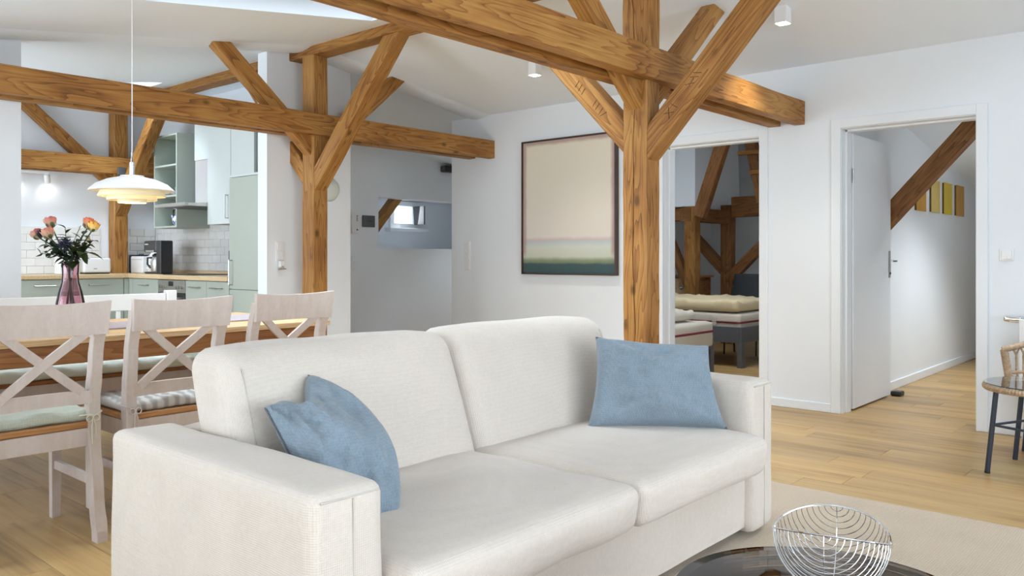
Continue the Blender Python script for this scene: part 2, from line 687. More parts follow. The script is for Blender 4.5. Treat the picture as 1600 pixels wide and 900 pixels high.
# walls behind the camera, with windows; the dining-side opening is added for light
bm = bmesh.new()
for a in ((-2.4, -0.7, 0, 2.2), (3.1, 3.4, 0, 2.2), (5.4, 9.0, 0, 2.2), (-0.7, 3.1, 0, 0.3), (-0.7, 3.1, 2.0, 2.2), (3.4, 5.4, 0, 0.3), (3.4, 5.4, 2.0, 2.2)):
    add_box(bm, -1.8, -1.6, *a)
wall('wall_left', bm)
bm = bmesh.new()
sloped_x_wall(bm, -1.8, -0.8, -2.4, -2.2)
sloped_x_wall(bm, 3.3, 5.93, -2.4, -2.2)
add_box(bm, -0.8, 3.3, -2.4, -2.2, 0, 0.35)
sloped_x_wall(bm, -0.8, 3.3, -2.4, -2.2, 2.05)
wall('wall_rear', bm)


def window_frame(name, axis, pos, a0, a1, z0, z1, divs):
    fb = bmesh.new()
    t, d = 0.06, 0.05
    bars = [(a0, a0 + t, z0, z1), (a1 - t, a1, z0, z1), (a0 + t, a1 - t, z0, z0 + t), (a0 + t, a1 - t, z1 - t, z1)]
    for k in range(1, divs):
        m = a0 + (a1 - a0) * k / divs
        bars.append((m - t / 2, m + t / 2, z0 + t, z1 - t))
    for (p, q, r, s) in bars:
        if axis == 'x':
            add_box(fb, pos, pos + d, p, q, r, s)
        else:
            add_box(fb, p, q, pos, pos + d, r, s)
    w = structure(obj(name, fb, trim_m))
    if axis == 'x':
        g = box(pos + .02, pos + .026, a0 + t, a1 - t, z0 + t, z1 - t)
    else:
        g = box(a0 + t, a1 - t, pos + .02, pos + .026, z0 + t, z1 - t)
    obj('pane', g, glass_m, w)
    return w


window_frame('window_6', 'x', -1.78, -0.7, 3.1, 0.3, 2.0, 4)
window_frame('window_10', 'x', -1.78, 3.4, 5.4, 0.3, 2.0, 2)  # added unseen window, a source for the dining-side light
window_frame('window_7', 'y', -2.38, -0.8, 3.3, 0.35, 2.05, 4)
window_frame('window_8', 'x', 0.32, 6.35, 8.25, 0.85, 2.1, 2)
structure(obj('niche_backdrop', box(6.0, 9.5, 9.6, 9.75, 0.0, 4.0), wall_m))  # panel added behind the niche window to dim the sky in its pane
# the little niche window, casement tilted open
w6 = window_frame('window_9', 'y', 8.36, WXA - 0.03, WXB + 0.06, WZA - 0.02, WZB + 0.04, 1)
obj('sash', box(WXB - 0.10, WXB - 0.075, 8.16, 8.36, WZA + 0.03, WZB - 0.02, 0.004), grey_m, w6)
obj('window_sill', box(WXA - 0.1, WXB + 0.1, 8.28, 8.40, WZA - 0.07, WZA - 0.02, 0.004), trim_m, w6)

# ------------------------------------------------------------------ setting: floor with planks
floor = structure(obj('floor', box(-1.7, 11.1, -2.3, 8.95, -0.06, -0.004), oak_m))
PW, PL = 0.182, 1.24
pb = box(0.0006, PW - 0.0006, 0.0006, PL - 0.0006, -0.0045, 0.0, 0.0012, 1)
pme = bpy.data.meshes.new('plank')
pb.to_mesh(pme)
pb.free()
pme.materials.append(oak_m)
ZONES = [(0.30, 3.3, 2.2, 5.6), (2.9, 5.8, -0.6, 4.3), (5.8, 9.6, 1.0, 2.1), (5.9, 7.7, 2.6, 3.9), (4.36, 5.8, 5.0, 6.0)]
for i in range(-2, 58):
    x = i * PW
    off = random.random() * PL
    for j in range(-2, 8):
        y = j * PL + off
        cx, cy = x + PW / 2, y + PL / 2
        if any(a - 0.05 < cx < b + 0.05 and c - 0.6 < cy < d + 0.6 for a, b, c, d in ZONES):
            if y < -1.2 or (cx > WX1 and cy > 5.8):
                continue
            p = bpy.data.objects.new('plank', pme)
            link(p, floor, Matrix.Translation((x, y, 0)))

# ------------------------------------------------------------------ setting: door frames, doors, skirtings


def door_trim(name, y0, y1, zt):
    bm = bmesh.new()
    w, t = 0.066, 0.014
    xf = WX0 - t
    add_box(bm, xf, WX0 + 0.001, y0 - w, y0, 0, zt + w, 0.003)
    add_box(bm, xf, WX0 + 0.001, y1, y1 + w, 0, zt + w, 0.003)
    add_box(bm, xf, WX0 + 0.001, y0, y1, zt, zt + w, 0.003)
    # lining with rebate
    add_box(bm, WX0, WX0 + 0.075, y0 - 0.002, y0 + 0.004, 0, zt)
    add_box(bm, WX0, WX0 + 0.075, y1 - 0.004, y1 + 0.002, 0, zt)
    add_box(bm, WX0, WX0 + 0.075, y0, y1, zt - 0.004, zt + 0.002)
    add_box(bm, WX0 + 0.075, WX1 + 0.014, y0 - 0.002, y0 + 0.016, 0, zt)
    add_box(bm, WX0 + 0.075, WX1 + 0.014, y1 - 0.016, y1 + 0.002, 0, zt)
    add_box(bm, WX0 + 0.075, WX1 + 0.014, y0, y1, zt - 0.016, zt + 0.002)
    return structure(obj(name, bm, trim_m))


door_trim('trim_2', *D1)
door_trim('trim_3', *D2)
# hall door leaf, open at a right angle against the hall wall
door = structure(obj('door_1', box(5.96, 6.80, 2.030, 2.068, 0.012, 1.968, 0.003), door_m))
obj('hinge', tube([(5.955, 2.028, 1.62), (5.955, 2.028, 1.72)], 0.008), steel_m, door)
hp = obj('door_handle', box(6.745, 6.785, 2.024, 2.031, 0.93, 1.14, 0.004), steel_m, door)
hb = tube([(6.765, 2.026, 1.06), (6.765, 1.975, 1.06)], 0.009)
add_tube(hb, [(6.765, 1.978, 1.06), (6.70, 1.972, 1.06), (6.645, 1.974, 1.06)], 0.009)
obj('lever', hb, chrome_m, hp)
hk = lathe([(0, 0), (0.009, 0), (0.009, 0.006), (0, 0.006)], sides=12)
obj('keyhole', hk, black_m, hp, Matrix.Translation((6.765, 2.025, 0.965)) @ Matrix.Rotation(R(90), 4, 'X'))
bm = bmesh.new()
add_tube(bm, [(6.80, 2.05, 1.06), (6.83, 2.05, 1.06), (6.85, 2.05, 1.06)], 0.006)
add_box(bm, 6.799, 6.802, 2.036, 2.062, 0.95, 1.12)
obj('latch_plate', bm, steel_m, door)
st = tag(obj('door_stop', soft_block(6.80, 6.90, 1.955, 2.035, 0.0, 0.038, 0.012, (8, 8, 4)), black_m, smooth=60),
         'black rubber door stop on the floor under the open white door', 'door stop')


def skirting(name, segs):
    bm = bmesh.new()
    for s in segs:
        add_box(bm, *s, 0.003)
    return structure(obj(name, bm, trim_m))


skirting('baseboard_right', [(WX0 - 0.012, WX0 + 0.002, -2.2, D2[0] - 0.066, 0, 0.062), (WX0 - 0.012, WX0 + 0.002, D2[1] + 0.066, D1[0] - 0.066, 0, 0.062),
                             (WX0 - 0.012, WX0 + 0.002, D1[1] + 0.066, 5.92, 0, 0.062)])
skirting('baseboard_hall', [(6.0, 10.9, 2.106, 2.122, 0, 0.07)])
skirting('baseboard_vestibule', [(4.37, 8.99, 7.437, 7.452, 0, 0.06)])
skirting('baseboard_partition', [(3.538, 3.552, 5.70, 5.83, 0, 0.06), (3.538, 4.36, 5.688, 5.702, 0, 0.06)])

# ------------------------------------------------------------------ timber frame


def timber(name, p0, p1, w, h, parent, m=timber_m, side=None, rough_=0.004, seg=0.12, bev=0.006, seed=0, cut0=None, cut1=None):
    """hewn timber from p0 to p1; w across (horizontal side), h the other way; its own x axis runs along the grain.
    cut0 / cut1: shift of the upper edge against the lower edge at each end (a mitred end)"""
    p0, p1 = Vector(p0), Vector(p1)
    ax = (p1 - p0)
    ln = ax.length
    ax.normalize()
    s = Vector(side) if side else (V(0, 0, 1).cross(ax) if abs(ax.z) < 0.99 else V(0, 1, 0))
    s = (s - ax * s.dot(ax)).normalized()
    up = ax.cross(s)
    M = Matrix(((ax.x, s.x, up.x, p0.x), (ax.y, s.y, up.y, p0.y), (ax.z, s.z, up.z, p0.z), (0, 0, 0, 1)))
    bm = bmesh.new()
    n = max(2, int(ln / seg))
    b = bev
    prof = [(-w / 2 + b, -h / 2), (w / 2 - b, -h / 2), (w / 2, -h / 2 + b), (w / 2, h / 2 - b), (w / 2 - b, h / 2), (-w / 2 + b, h / 2), (-w / 2, h / 2 - b), (-w / 2, -h / 2 + b)]
    rings = []
    for i in range(n + 1):
        x = ln * i / n
        row = []
        for k, (y, z) in enumerate(prof):
            nv = noise.noise_vector(V(x * 2.3 + seed * 5.1, y * 6, z * 6 + seed)) * rough_
            xx = x
            if i == 0 and cut0:
                xx += cut0 * (z / h)
            if i == n and cut1:
                xx += cut1 * (z / h)
            row.append(bm.verts.new((xx, y + nv.y, z + nv.z)))
        rings.append(row)
    for a, c in zip(rings[:-1], rings[1:]):
        for k in range(8):
            bm.faces.new((a[k], a[(k + 1) % 8], c[(k + 1) % 8], c[k]))
    bm.faces.new(rings[0])
    bm.faces.new(rings[-1])
    return obj(name, bm, m, parent, M)


def marks(parent, strokes, origin, ux, uy, nrm, w=0.0035, k=0.72):
    """carved carpenter's strokes lying in a timber face: strokes in face units (metres)"""
    o, ux, uy, nrm = Vector(origin), Vector(ux), Vector(uy), Vector(nrm)
    for (a, b, c, d) in strokes:
        bm = bmesh.new()
        a, b, c, d = a * 0.92, b * k, c * 0.92 - (c - a) * (1 - k) * 0.5, d * k
        p = o + ux * a + uy * b
        q = o + ux * c + uy * d
        t = (q - p).normalized()
        sd = t.cross(nrm) * (w / 2)
        lo = [p - sd * 0.4, p + sd, q + sd * 0.7, q - sd * 0.9]
        vs = [bm.verts.new(v + nrm * e) for e in (0.0012, -0.004) for v in lo]
        for f in ((0, 1, 2, 3), (4, 7, 6, 5), (0, 4, 5, 1), (1, 5, 6, 2), (2, 6, 7, 3), (3, 7, 4, 0)):
            bm.faces.new([vs[i] for i in f])
        obj('carved_mark', bm, MAT['carving'], parent)


plain('carving', (0.045, 0.02, 0.01), 0.9)
PX0, PX1 = 3.757, 3.895
PXC = (PX0 + PX1) / 2


def cracked_post(root, x0, x1, y0, y1, z1):
    """hewn post; a long drying crack runs down its -x face as a real groove"""
    bm = bmesh.new()
    n = 60
    b = 0.008
    rings = []
    for i in range(n + 1):
        z = z1 * i / n
        yc = y0 + (y1 - y0) * (0.52 + 0.10 * noise.noise(V(z * 2.2, 3, 1)) + 0.03 * noise.noise(V(z * 11, 7, 2)))
        depth = 0.022 if 0.35 < z < 2.6 else 0.006
        hw = 0.0042 * (0.6 + 0.6 * abs(noise.noise(V(z * 3, 9, 9))))
        prof = [(x0 + b, y0), (x1 - b, y0), (x1, y0 + b), (x1, y1 - b), (x1 - b, y1), (x0 + b, y1), (x0, y1 - b),
                (x0, yc + hw), (x0 + depth, yc), (x0, yc - hw), (x0, y0 + b)]
        row = []
        for k, (x, y) in enumerate(prof):
            nv = noise.noise_vector(V(x * 8 + 2, y * 8, z * 3.4)) * 0.005
            nv2 = noise.noise_vector(V(x * 20, y * 20 + 5, z * 13)) * 0.0025
            if k in (7, 8, 9):
                nv2 = nv2 * 0.2
            row.append(bm.verts.new((z, (x - PXC) + nv.x + nv2.x, (y - (y0 + y1) / 2) + nv.y + nv2.y)))
        rings.append(row)
    m = len(rings[0])
    for a, c in zip(rings[:-1], rings[1:]):
        for k in range(m):
            bm.faces.new((a[k], a[(k + 1) % m], c[(k + 1) % m], c[k]))
    bm.faces.new(rings[0])
    bm.faces.new(rings[-1])
    yc = (y0 + y1) / 2
    M = Matrix(((0, 1, 0, PXC), (0, 0, 1, yc), (1, 0, 0, 0), (0, 0, 0, 1)))
    return obj('post', bm, timber_m, root, M)


def truss(label, yb, xa, xe, xe2, cracked=False, seed=0, braces=('ym', 'yp', 'xm', 'xp'), dx=0.0, zoff=0.0, ypost=None):
    """post, two clamping tie beams and the braces; yb = front face of the front tie beam"""
    y0 = (yb + 0.048) if ypost is None else ypost[0]
    y1 = y0 + 0.152
    yc = (y0 + y1) / 2
    root = thing('timber_truss', label, 'timber frame', (PXC + dx, yc, 0))
    zb0, zb1 = 2.042 + zoff, 2.208 + zoff
    zm = (zb0 + zb1) / 2
    X = PXC + dx
    out = {}
    if cracked:
        out['post'] = cracked_post(root, PX0, PX1, y0, y1, 2.70)
    else:
        out['post'] = timber('post', (X, yc, 0), (X, yc, 2.70), 0.152, 0.14, root, side=(0, 1, 0), seed=seed, rough_=0.006, bev=0.009)
    timber('tie_beam', (xa, yb + 0.040, zm), (xe, yb + 0.040, zm), 0.080, zb1 - zb0, root, seed=seed + 1, rough_=0.004, bev=0.004)
    timber('tie_beam', (xa, yb + 0.218, zm), (xe2, yb + 0.218, zm), 0.092, zb1 - zb0, root, seed=seed + 2, rough_=0.003, bev=0.004)
    zf = 1.70 + zoff
    if 'ym' in braces:
        out['ym'] = timber('brace', (X, y0 + 0.10, zf - 0.10), (X, y0 - 0.98, zf + 1.05), 0.118, 0.125, root, seed=seed + 3, side=(1, 0, 0), cut0=0.10)
    if 'yp' in braces:
        out['yp'] = timber('brace', (X - 0.008, y1 - 0.10, zf - 0.05), (X - 0.008, y1 + 0.90, zf + 1.0), 0.118, 0.125, root, seed=seed + 4, side=(1, 0, 0), cut0=-0.1)
    if 'xm' in braces:
        out['xm'] = timber('brace', (X + 0.03, yc, zf + 0.18), (X - 0.96, yc, zf + 1.05), 0.094, 0.115, root, seed=seed + 5, side=(0, 1, 0))
    if 'xp' in braces:
        out['xp'] = timber('brace', (X - 0.03, yc, zf + 0.18), (X + 0.96, yc, zf + 1.05), 0.094, 0.115, root, seed=seed + 6, side=(0, 1, 0))
    return root, out


near, parts = truss('large near timber frame with carved braces in front of the painting', 2.31, -1.2, 5.787, 5.77, cracked=True, seed=1)
d45 = V(0, -1.08, 1.15).normalized()
up45 = V(0, -1.15, -1.08).normalized()
# carved numerals on the -x faces of the two braces that run towards and away from the viewer
o1 = V(PXC - 0.060, 2.36 + 0.10, 1.60) + d45 * 0.30
marks(parts['ym'], [(0.02, -0.03, 0.075, 0.03), (0.02, 0.03, 0.075, -0.03), (0.09, -0.03, 0.10, 0.03),
                    (0.22, -0.03, 0.27, 0.02), (0.235, 0.0, 0.29, -0.005), (0.27, -0.035, 0.31, 0.02), (0.30, -0.035, 0.335, 0.02)],
      o1, d45, up45, (-1, 0, 0))
d46 = V(0, 1.0, 1.05).normalized()
up46 = V(0, 1.05, -1.0).normalized()
o2 = V(PXC - 0.068, 2.512 - 0.10, 1.65) + d46 * 0.30
marks(parts['yp'], [(0.02, -0.03, 0.045, 0.03), (0.06, -0.03, 0.055, 0.03), (0.10, -0.035, 0.095, 0.025), (0.13, -0.035, 0.125, 0.025),
                    (0.25, -0.03, 0.245, 0.03), (0.285, -0.03, 0.28, 0.03), (0.32, -0.03, 0.315, 0.03)],
      o2, d46, up46, (-1, 0, 0))
truss('middle timber frame behind the dining chairs, before the partition wall', 5.33, 0.35, 5.787, 5.70, seed=11)
kf, kparts = truss('kitchen timber frame with iron bolt standing on the worktop', 8.55, 0.6, 4.05, 4.05, seed=23, braces=('ym', 'xm', 'xp'), dx=-0.12, zoff=-0.10, ypost=(8.70,))
bb = box(3.60, 3.68, 8.528, 8.552, 1.93, 2.01, 0.004)
add_lathe(bb, [(0, 0), (0.018, 0), (0.018, 0.02), (0, 0.02)], (3.64, 8.54, 1.97), 6)
obj('bolt_plate', bb, grey_m, kf)
pur = tag(timber('ridge_purlin', (PXC, -2.1, 2.725), (PXC, 8.86, 2.725), 0.145, 0.115, None, seed=31, rough_=0.004),
          'long horizontal ridge purlin carried on the timber posts under the ceiling', 'beam')

# ------------------------------------------------------------------ sofa
sofa = thing('sofa', 'cream fabric two-cushion sofa with square arms in the middle of the room', 'sofa', (2.05, 1.85, 0.012))
Z0 = 0.055


def sofa_arm(x0, x1):
    a = obj('arm', soft_block(x0, x1, 1.375, 2.335, Z0 - 0.02, 0.612, 0.028, (10, 26, 18), (0.006, 0.004, 0.004), 0.0045, 5, x0), sofa_m, sofa, smooth=70)
    pts = []
    for k in range(9):
        pts.append((x0 + 0.02 + (x1 - x0 - 0.04) * k / 8, 1.3755, 0.594))
    s = tube(pts, 0.0022, 5)
    xm = x0 + (x1 - x0) * 0.52
    add_tube(s, [(xm, 1.371, z) for z in (0.05, 0.2, 0.4, 0.59)], 0.0016, 5)
    obj('seam', s, MAT['seam_cream'], a)
    return a


plain('seam_cream', (0.50, 0.465, 0.42), 0.95)
sofa_arm(0.958, 1.148)
sofa_arm(2.938, 3.126)


def lean(p):
    return V(p.x, p.y + 0.36 * (p.z - 0.41), p.z)


def back_fn(x0, x1):
    def f(p):
        q = lean(p)
        u = (p.x - x0) / (x1 - x0)
        t = max(0.0, (p.z - 0.72) / 0.11)
        q.z += 0.012 * (1 - (2 * u - 1) ** 4) * t
        return q
    return f


b1 = obj('backrest', soft_block(1.154, 2.043, 1.935, 2.165, 0.36, 0.822, 0.065, (26, 12, 18), (0.0, 0.012, 0.0), 0.007, 4, 1, back_fn(1.154, 2.043)), sofa_m, sofa, smooth=70)
b2 = obj('backrest', soft_block(2.047, 2.965, 1.935, 2.165, 0.36, 0.822, 0.065, (26, 12, 18), (0.0, 0.012, 0.0), 0.007, 4, 2, back_fn(2.047, 2.965)), sofa_m, sofa, smooth=70)
for bk, xs in ((b1, 1.195), (b2, 2.925)):
    ss = []
    for k in range(10):
        z = 0.43 + k * 0.039
        ss.append(lean(V(xs + (0.014 if xs < 2 else -0.014), 1.933, z)))
    obj('seam', tube(ss, 0.0016, 5), MAT['seam_cream'], bk)


def seat_fn(x0, x1):
    def f(p):
        u = (p.x - x0) / (x1 - x0)
        t = max(0.0, (p.z - 0.36) / 0.07)
        d = 0.010 * (1 - (2 * u - 1) ** 2) * t * (1 - ((p.y - 1.65) / 0.36) ** 2)
        wr = 0.0
        if p.y < 1.34:
            wr = 0.004 * math.sin(p.x * 46 + 3 * noise.noise(V(p.x * 9, 1, 1))) * max(0, 1 - abs(p.z - 0.34) / 0.08) * max(0, noise.noise(V(p.x * 3.1, 4, 2)) + 0.25)
        # front face slopes under
        return V(p.x, p.y + wr + 0.14 * max(0, 0.40 - p.z) * (1 if p.y < 1.5 else 0), p.z + d)
    return f


c1 = obj('seat_cushion', soft_block(1.152, 2.034, 1.285, 2.02, 0.288, 0.432, 0.040, (34, 24, 10), (0, 0.012, 0.010), 0.006, 5, 3, seat_fn(1.152, 2.044)), sofa_m, sofa, smooth=70)
c2 = obj('seat_cushion', soft_block(2.040, 2.900, 1.285, 2.02, 0.288, 0.432, 0.040, (34, 24, 10), (0, 0.012, 0.010), 0.006, 5, 4, seat_fn(2.047, 2.950)), sofa_m, sofa, smooth=70)
obj('base', soft_block(1.145, 2.94, 1.40, 2.30, Z0, 0.300, 0.012, (24, 12, 6), (0, 0, 0), 0.003, 4, 8), sofa_m, sofa, smooth=60)
obj('back_panel', soft_block(1.16, 2.93, 2.22, 2.335, Z0, 0.60, 0.02, (20, 6, 10), (0, 0, 0), 0.003, 4, 9), sofa_m, sofa, smooth=60)
for fx, fy in ((1.0, 1.46), (1.0, 2.25), (3.08, 1.46), (3.08, 2.25), (2.75, 1.50)):
    obj('foot', lathe([(0, 0.012), (0.022, 0.012), (0.026, 0.06), (0, 0.06)], (fx, fy, 0), 12), black_m, sofa)


# ------------------------------------------------------------------ throw pillows
def pillow_mesh(c00, c10, c11, c01, thick, seed, n=34, pinch=0.06, sag=None, wr=0.010):
    c00, c10, c11, c01 = map(Vector, (c00, c10, c11, c01))
    nrm = ((c10 - c00).cross(c01 - c00) + (c10 - c11).cross(c11 - c01) * 0).normalized()
    bm = bmesh.new()
    sides = []
    for sgn in (1, -1):
        g = []
        for i in range(n + 1):
            row = []
            for j in range(n + 1):
                u, v = i / n, j / n
                a, b = 2 * u - 1, 2 * v - 1
                # edges bow inwards between the corners
                uu = 0.5 + (a * (1 - pinch * (1 - b * b))) / 2
                vv = 0.5 + (b * (1 - pinch * (1 - a * a))) / 2
                p = c00 * (1 - uu) * (1 - vv) + c10 * uu * (1 - vv) + c11 * uu * vv + c01 * (1 - uu) * vv
                prof = max(0.0, (1 - a * a) * (1 - b * b)) ** 0.36
                edge = max(0.0, 1 - max(abs(a), abs(b)) ** 6)
                w = noise.noise(V(u * 3.1 + seed, v * 3.1, sgn * 2)) * wr * 1.6
                # folds radiating from the corners
                for (ca, cb) in ((-1, -1), (1, -1), (1, 1), (-1, 1)):
                    da, db = a - ca, b - cb
                    d = math.hypot(da, db)
                    th = math.atan2(db, da)
                    w += wr * 0.8 * math.sin(th * 11 + seed + ca) * math.exp(-d * 2.0) * min(1, d * 4)
                w += wr * 0.35 * noise.noise(V(u * 11 + seed, v * 11, sgn))
                # soft creases in the linen
                cr = 1 - abs(noise.noise(V(u * 4.2 + seed + 9, v * 3.1 + 0.8 * noise.noise(V(u * 3, v * 3, seed)), sgn * 5)))
                w += wr * 0.55 * cr ** 6
                cr = 1 - abs(noise.noise(V(u * 2.6 - seed, v * 7.5, sgn * 7)))
                w -= wr * 0.4 * cr ** 10
                p = p + nrm * (sgn * thick * 0.5 * prof + w * edge * min(1, prof + 0.25))
                if sag:
                    p = sag(p, u, v)
                row.append(p)
            g.append(row)
        sides.append(g)
    vs = {}

    def gv(s, i, j):
        if i in (0, n) or j in (0, n):
            k = (0, i, j)
        else:
            k = (s, i, j)
        if k not in vs:
            q = sides[s][i][j]
            if k[0] == 0 and (i in (0, n) or j in (0, n)):
                q = (sides[0][i][j] + sides[1][i][j]) / 2
            vs[k] = bm.verts.new(q)
        return vs[k]
    for s in (0, 1):
        for i in range(n):
            for j in range(n):
                q = [gv(s, i, j), gv(s, i + 1, j), gv(s, i + 1, j + 1), gv(s, i, j + 1)]
                if s:
                    q.reverse()
                try:
                    bm.faces.new(q)
                except ValueError:
                    pass
    edge_pts = {'v1': [(sides[0][i][n] + sides[1][i][n]) / 2 for i in range(n + 1)],
                'v0': [(sides[0][i][0] + sides[1][i][0]) / 2 for i in range(n + 1)],
                'u0': [(sides[0][0][j] + sides[1][0][j]) / 2 for j in range(n + 1)],
                'u1': [(sides[0][n][j] + sides[1][n][j]) / 2 for j in range(n + 1)]}
    return bm, edge_pts


# right pillow: leans across the corner of back and arm
t = thing('throw_pillow', 'blue-grey linen cushion leaning in the far corner against the right arm', 'cushion', (2.72, 1.68, 0.435), group='linen cushions on the sofa')
pm, ed = pillow_mesh((2.515, 1.845, 0.432), (2.895, 1.455, 0.432), (2.918, 1.548, 0.745), (2.660, 1.905, 0.775), 0.20, 3.0, pinch=0.085, wr=0.024)
c = obj('cover', pm, linen_m, t, smooth=80)
obj('seam', tube(ed['v0'], 0.0025, 5), MAT['blue_linen'], c)
# left pillow: slumped between arm and back, seen from its underside, with the two top corners as ears
t = thing('throw_pillow', 'crumpled blue-grey linen cushion slumped behind the near left arm', 'cushion', (1.32, 1.83, 0.43), group='linen cushions on the sofa')


def ears(p, u, v):
    # the top edge folds down in its middle, the corners stay up
    p = p + V(0.02, -0.03, -0.060) * math.exp(-((u - 0.55) / 0.24) ** 2) * v ** 4
    return p + V(0.075, -0.05, 0.02) * (4 * v * (1 - v)) * u * u


pm, ed = pillow_mesh((1.205, 1.66, 0.42), (1.375, 1.60, 0.435), (1.41, 2.045, 0.745), (1.20, 1.935, 0.690), 0.16, 8.0, pinch=0.02, sag=ears, wr=0.026)
c = obj('cover', pm, linen_m, t, smooth=80)
off = V(-0.004, -0.004, 0)
obj('seam', tube([q + off for q in ed['u0'][6:]], 0.0022, 5), seam_m, c)
obj('seam', tube([q + V(-0.003, -0.004, 0) for q in ed['u1'][-6:]], 0.0026, 5), seam_m, c)

# ------------------------------------------------------------------ rug, coffee table, bowl
bm = box(0.75, 3.785, -0.9, 1.95, 0.0, 0.012, 0.003)
tag(obj('rug', bm, rug_m), 'flat beige woven rug under the sofa and coffee table', 'rug')
smoke_m = thin_glass('smoked_glass', (0.80, 0.76, 0.71), 0.07)
rim_m = thin_glass('smoked_glass_edge', (0.50, 0.42, 0.33), 0.06)
TC = (1.612, 0.598)
TR = 0.302
ct = thing('coffee_table', 'round smoked glass coffee table with dark rings below, at the sofa front', 'coffee table', (*TC, 0.012))
obj('glass_top', lathe([(0, 0.408), (TR - 0.03, 0.408), (TR - 0.03, 0.42), (0, 0.42)], (*TC, 0), 64), smoke_m, ct)
obj('glass_rim', lathe([(TR - 0.03, 0.409), (TR, 0.409), (TR + 0.001, 0.414), (TR - 0.004, 0.419), (TR - 0.03, 0.4198)], (*TC, 0), 64, closed=True), rim_m, ct)
wood_dark_m = plain('dark_stained_wood', (0.028, 0.018, 0.012), 0.35, 0.5, var=0.2)
obj('lower_ring', lathe([(TR - 0.075, 0.355), (TR - 0.03, 0.355), (TR - 0.03, 0.375), (TR - 0.075, 0.375)], (*TC, 0), 64, closed=True), wood_dark_m, ct)
for k in range(4):
    a = R(50 + 90 * k)
    p = V(math.cos(a), math.sin(a), 0)
    q = V(TC[0], TC[1], 0)
    obj('leg', tube([q + p * (TR - 0.10) + V(0, 0, 0.014), q + p * (TR - 0.05) + V(0, 0, 0.36)], [0.012, 0.015], 10), wood_dark_m, ct)
    obj('brace', tube([q + p * (TR - 0.065) + V(0, 0, 0.34), q + V(0, 0, 0.20)], 0.008, 8), wood_dark_m, ct)
    obj('pad', lathe([(0, 0.375), (0.012, 0.375), (0.012, 0.408), (0, 0.408)], (TC[0] + p.x * (TR - 0.05), TC[1] + p.y * (TR - 0.05), 0), 12), steel_m, ct)

bowl = thing('wire_bowl', 'chrome wire fruit bowl of nested arcs on the glass coffee table', 'bowl', (1.655, 0.608, 0.42))
BC = V(1.655, 0.608, 0.531)
BR = 0.110
hx = V(0.05, -0.205, 0).normalized()
fr = V(-hx.y, hx.x, 0)
if fr.dot(V(1, 1, 0)) < 0:
    fr = -fr
for sgn in (1, -1):
    th = R(17)
    m = (fr * sgn) * math.cos(th) + V(0, 0, 1) * math.sin(th)
    e2 = hx.cross(m)
    if e2.z > 0:
        e2 = -e2

    def sp(phi, psi):
        d = m * math.cos(phi) + (hx * math.cos(psi) + e2 * math.sin(psi)) * math.sin(phi)
        p = BC + d * BR
        p.z = max(p.z, 0.4225)
        return p
    rim = obj('rim', tube([sp(R(90) - R(k * 180 / 36), 0) for k in range(37)], 0.0019, 8), chrome_m, bowl)
    for k in range(1, 15):
        phi = R(6.4 * k)
        bm = tube([sp(phi, R(a * 7.5)) for a in range(25)], 0.00085, 5)
        obj('wire', bm, chrome_m, bowl)
    obj('spine', tube([sp(R(5 * k), R(90)) for k in range(19)], 0.0010, 5), chrome_m, bowl)
for s in (1, -1):
    obj('hinge', lathe([(0, -0.006), (0.004, -0.006), (0.004, 0.006), (0, 0.006)], BC + hx * BR * s, 10), chrome_m, bowl)

# ------------------------------------------------------------------ dining table
wash_m, nt, b = base_mat('whitewashed_wood', (0.56, 0.48, 0.44), 0.6, 0.3)
f = tex_noise(nt, coords(nt, (16, 16, 3.5)), 1.5, 4, 0.6, 0.4)
f2 = tex_noise(nt, coords(nt, (60, 60, 60)), 1.0, 3)
L(nt, ramp(nt, math_(nt, 'ADD', math_(nt, 'MULTIPLY', f, 0.7), math_(nt, 'MULTIPLY', f2, 0.3)), [(0.3, (0.50, 0.425, 0.385)), (0.5, (0.555, 0.48, 0.44)), (0.7, (0.60, 0.535, 0.50))]), b.inputs['Base Color'])
bump(nt, b, f2, 0.15, 0.002)
white_wood_m = plain('white_painted_wood', (0.74, 0.73, 0.72), 0.5, 0.35, var=0.03)
pine_m = timber_mat('waxed_pine', (0.46, 0.245, 0.10), (0.36, 0.17, 0.062), (0.24, 0.10, 0.035), False, 0, 0.4)
pine_top_m = timber_mat('pale_pine', (0.66, 0.47, 0.28), (0.56, 0.37, 0.19), (0.42, 0.25, 0.11), False, 0, 0.35)
red_m = timber_mat('reddish_apron_wood', (0.36, 0.165, 0.06), (0.27, 0.112, 0.036), (0.17, 0.062, 0.018), True, 0, 0.35)
TX0, TX1, TY0, TY1 = 0.42, 2.60, 3.57, 4.50
dt = thing('dining_table', 'long pine dining table with reddish apron behind the sofa', 'table', ((TX0 + TX1) / 2, 4.03, 0))
for k in range(5):
    y0 = TY0 + (TY1 - TY0) * k / 5
    y1 = TY0 + (TY1 - TY0) * (k + 1) / 5
    obj('top_board', box(TX0, TX1, y0 + 0.0006, y1 - 0.0006, 0.734, 0.76, 0.002), pine_top_m, dt)
obj('apron', box(TX0 + 0.03, TX1 - 0.012, TY0 + 0.016, TY0 + 0.042, 0.652, 0.733, 0.003), red_m, dt)
obj('apron', box(TX0 + 0.03, TX1 - 0.012, TY1 - 0.042, TY1 - 0.016, 0.652, 0.733, 0.003), red_m, dt)
obj('apron', box(TX0 + 0.01, TX0 + 0.035, TY0 + 0.043, TY1 - 0.043, 0.652, 0.733, 0.003), red_m, dt)
obj('apron', box(TX1 - 0.075, TX1 - 0.05, TY0 + 0.043, TY1 - 0.043, 0.652, 0.733, 0.003), red_m, dt)
for lx in (TX0 + 0.045, TX1 - 0.165):
    for ly in (TY0 + 0.045, TY1 - 0.135):
        obj('leg', box(lx, lx + 0.088, ly, ly + 0.088, 0.0, 0.733, 0.005), white_wood_m, dt)
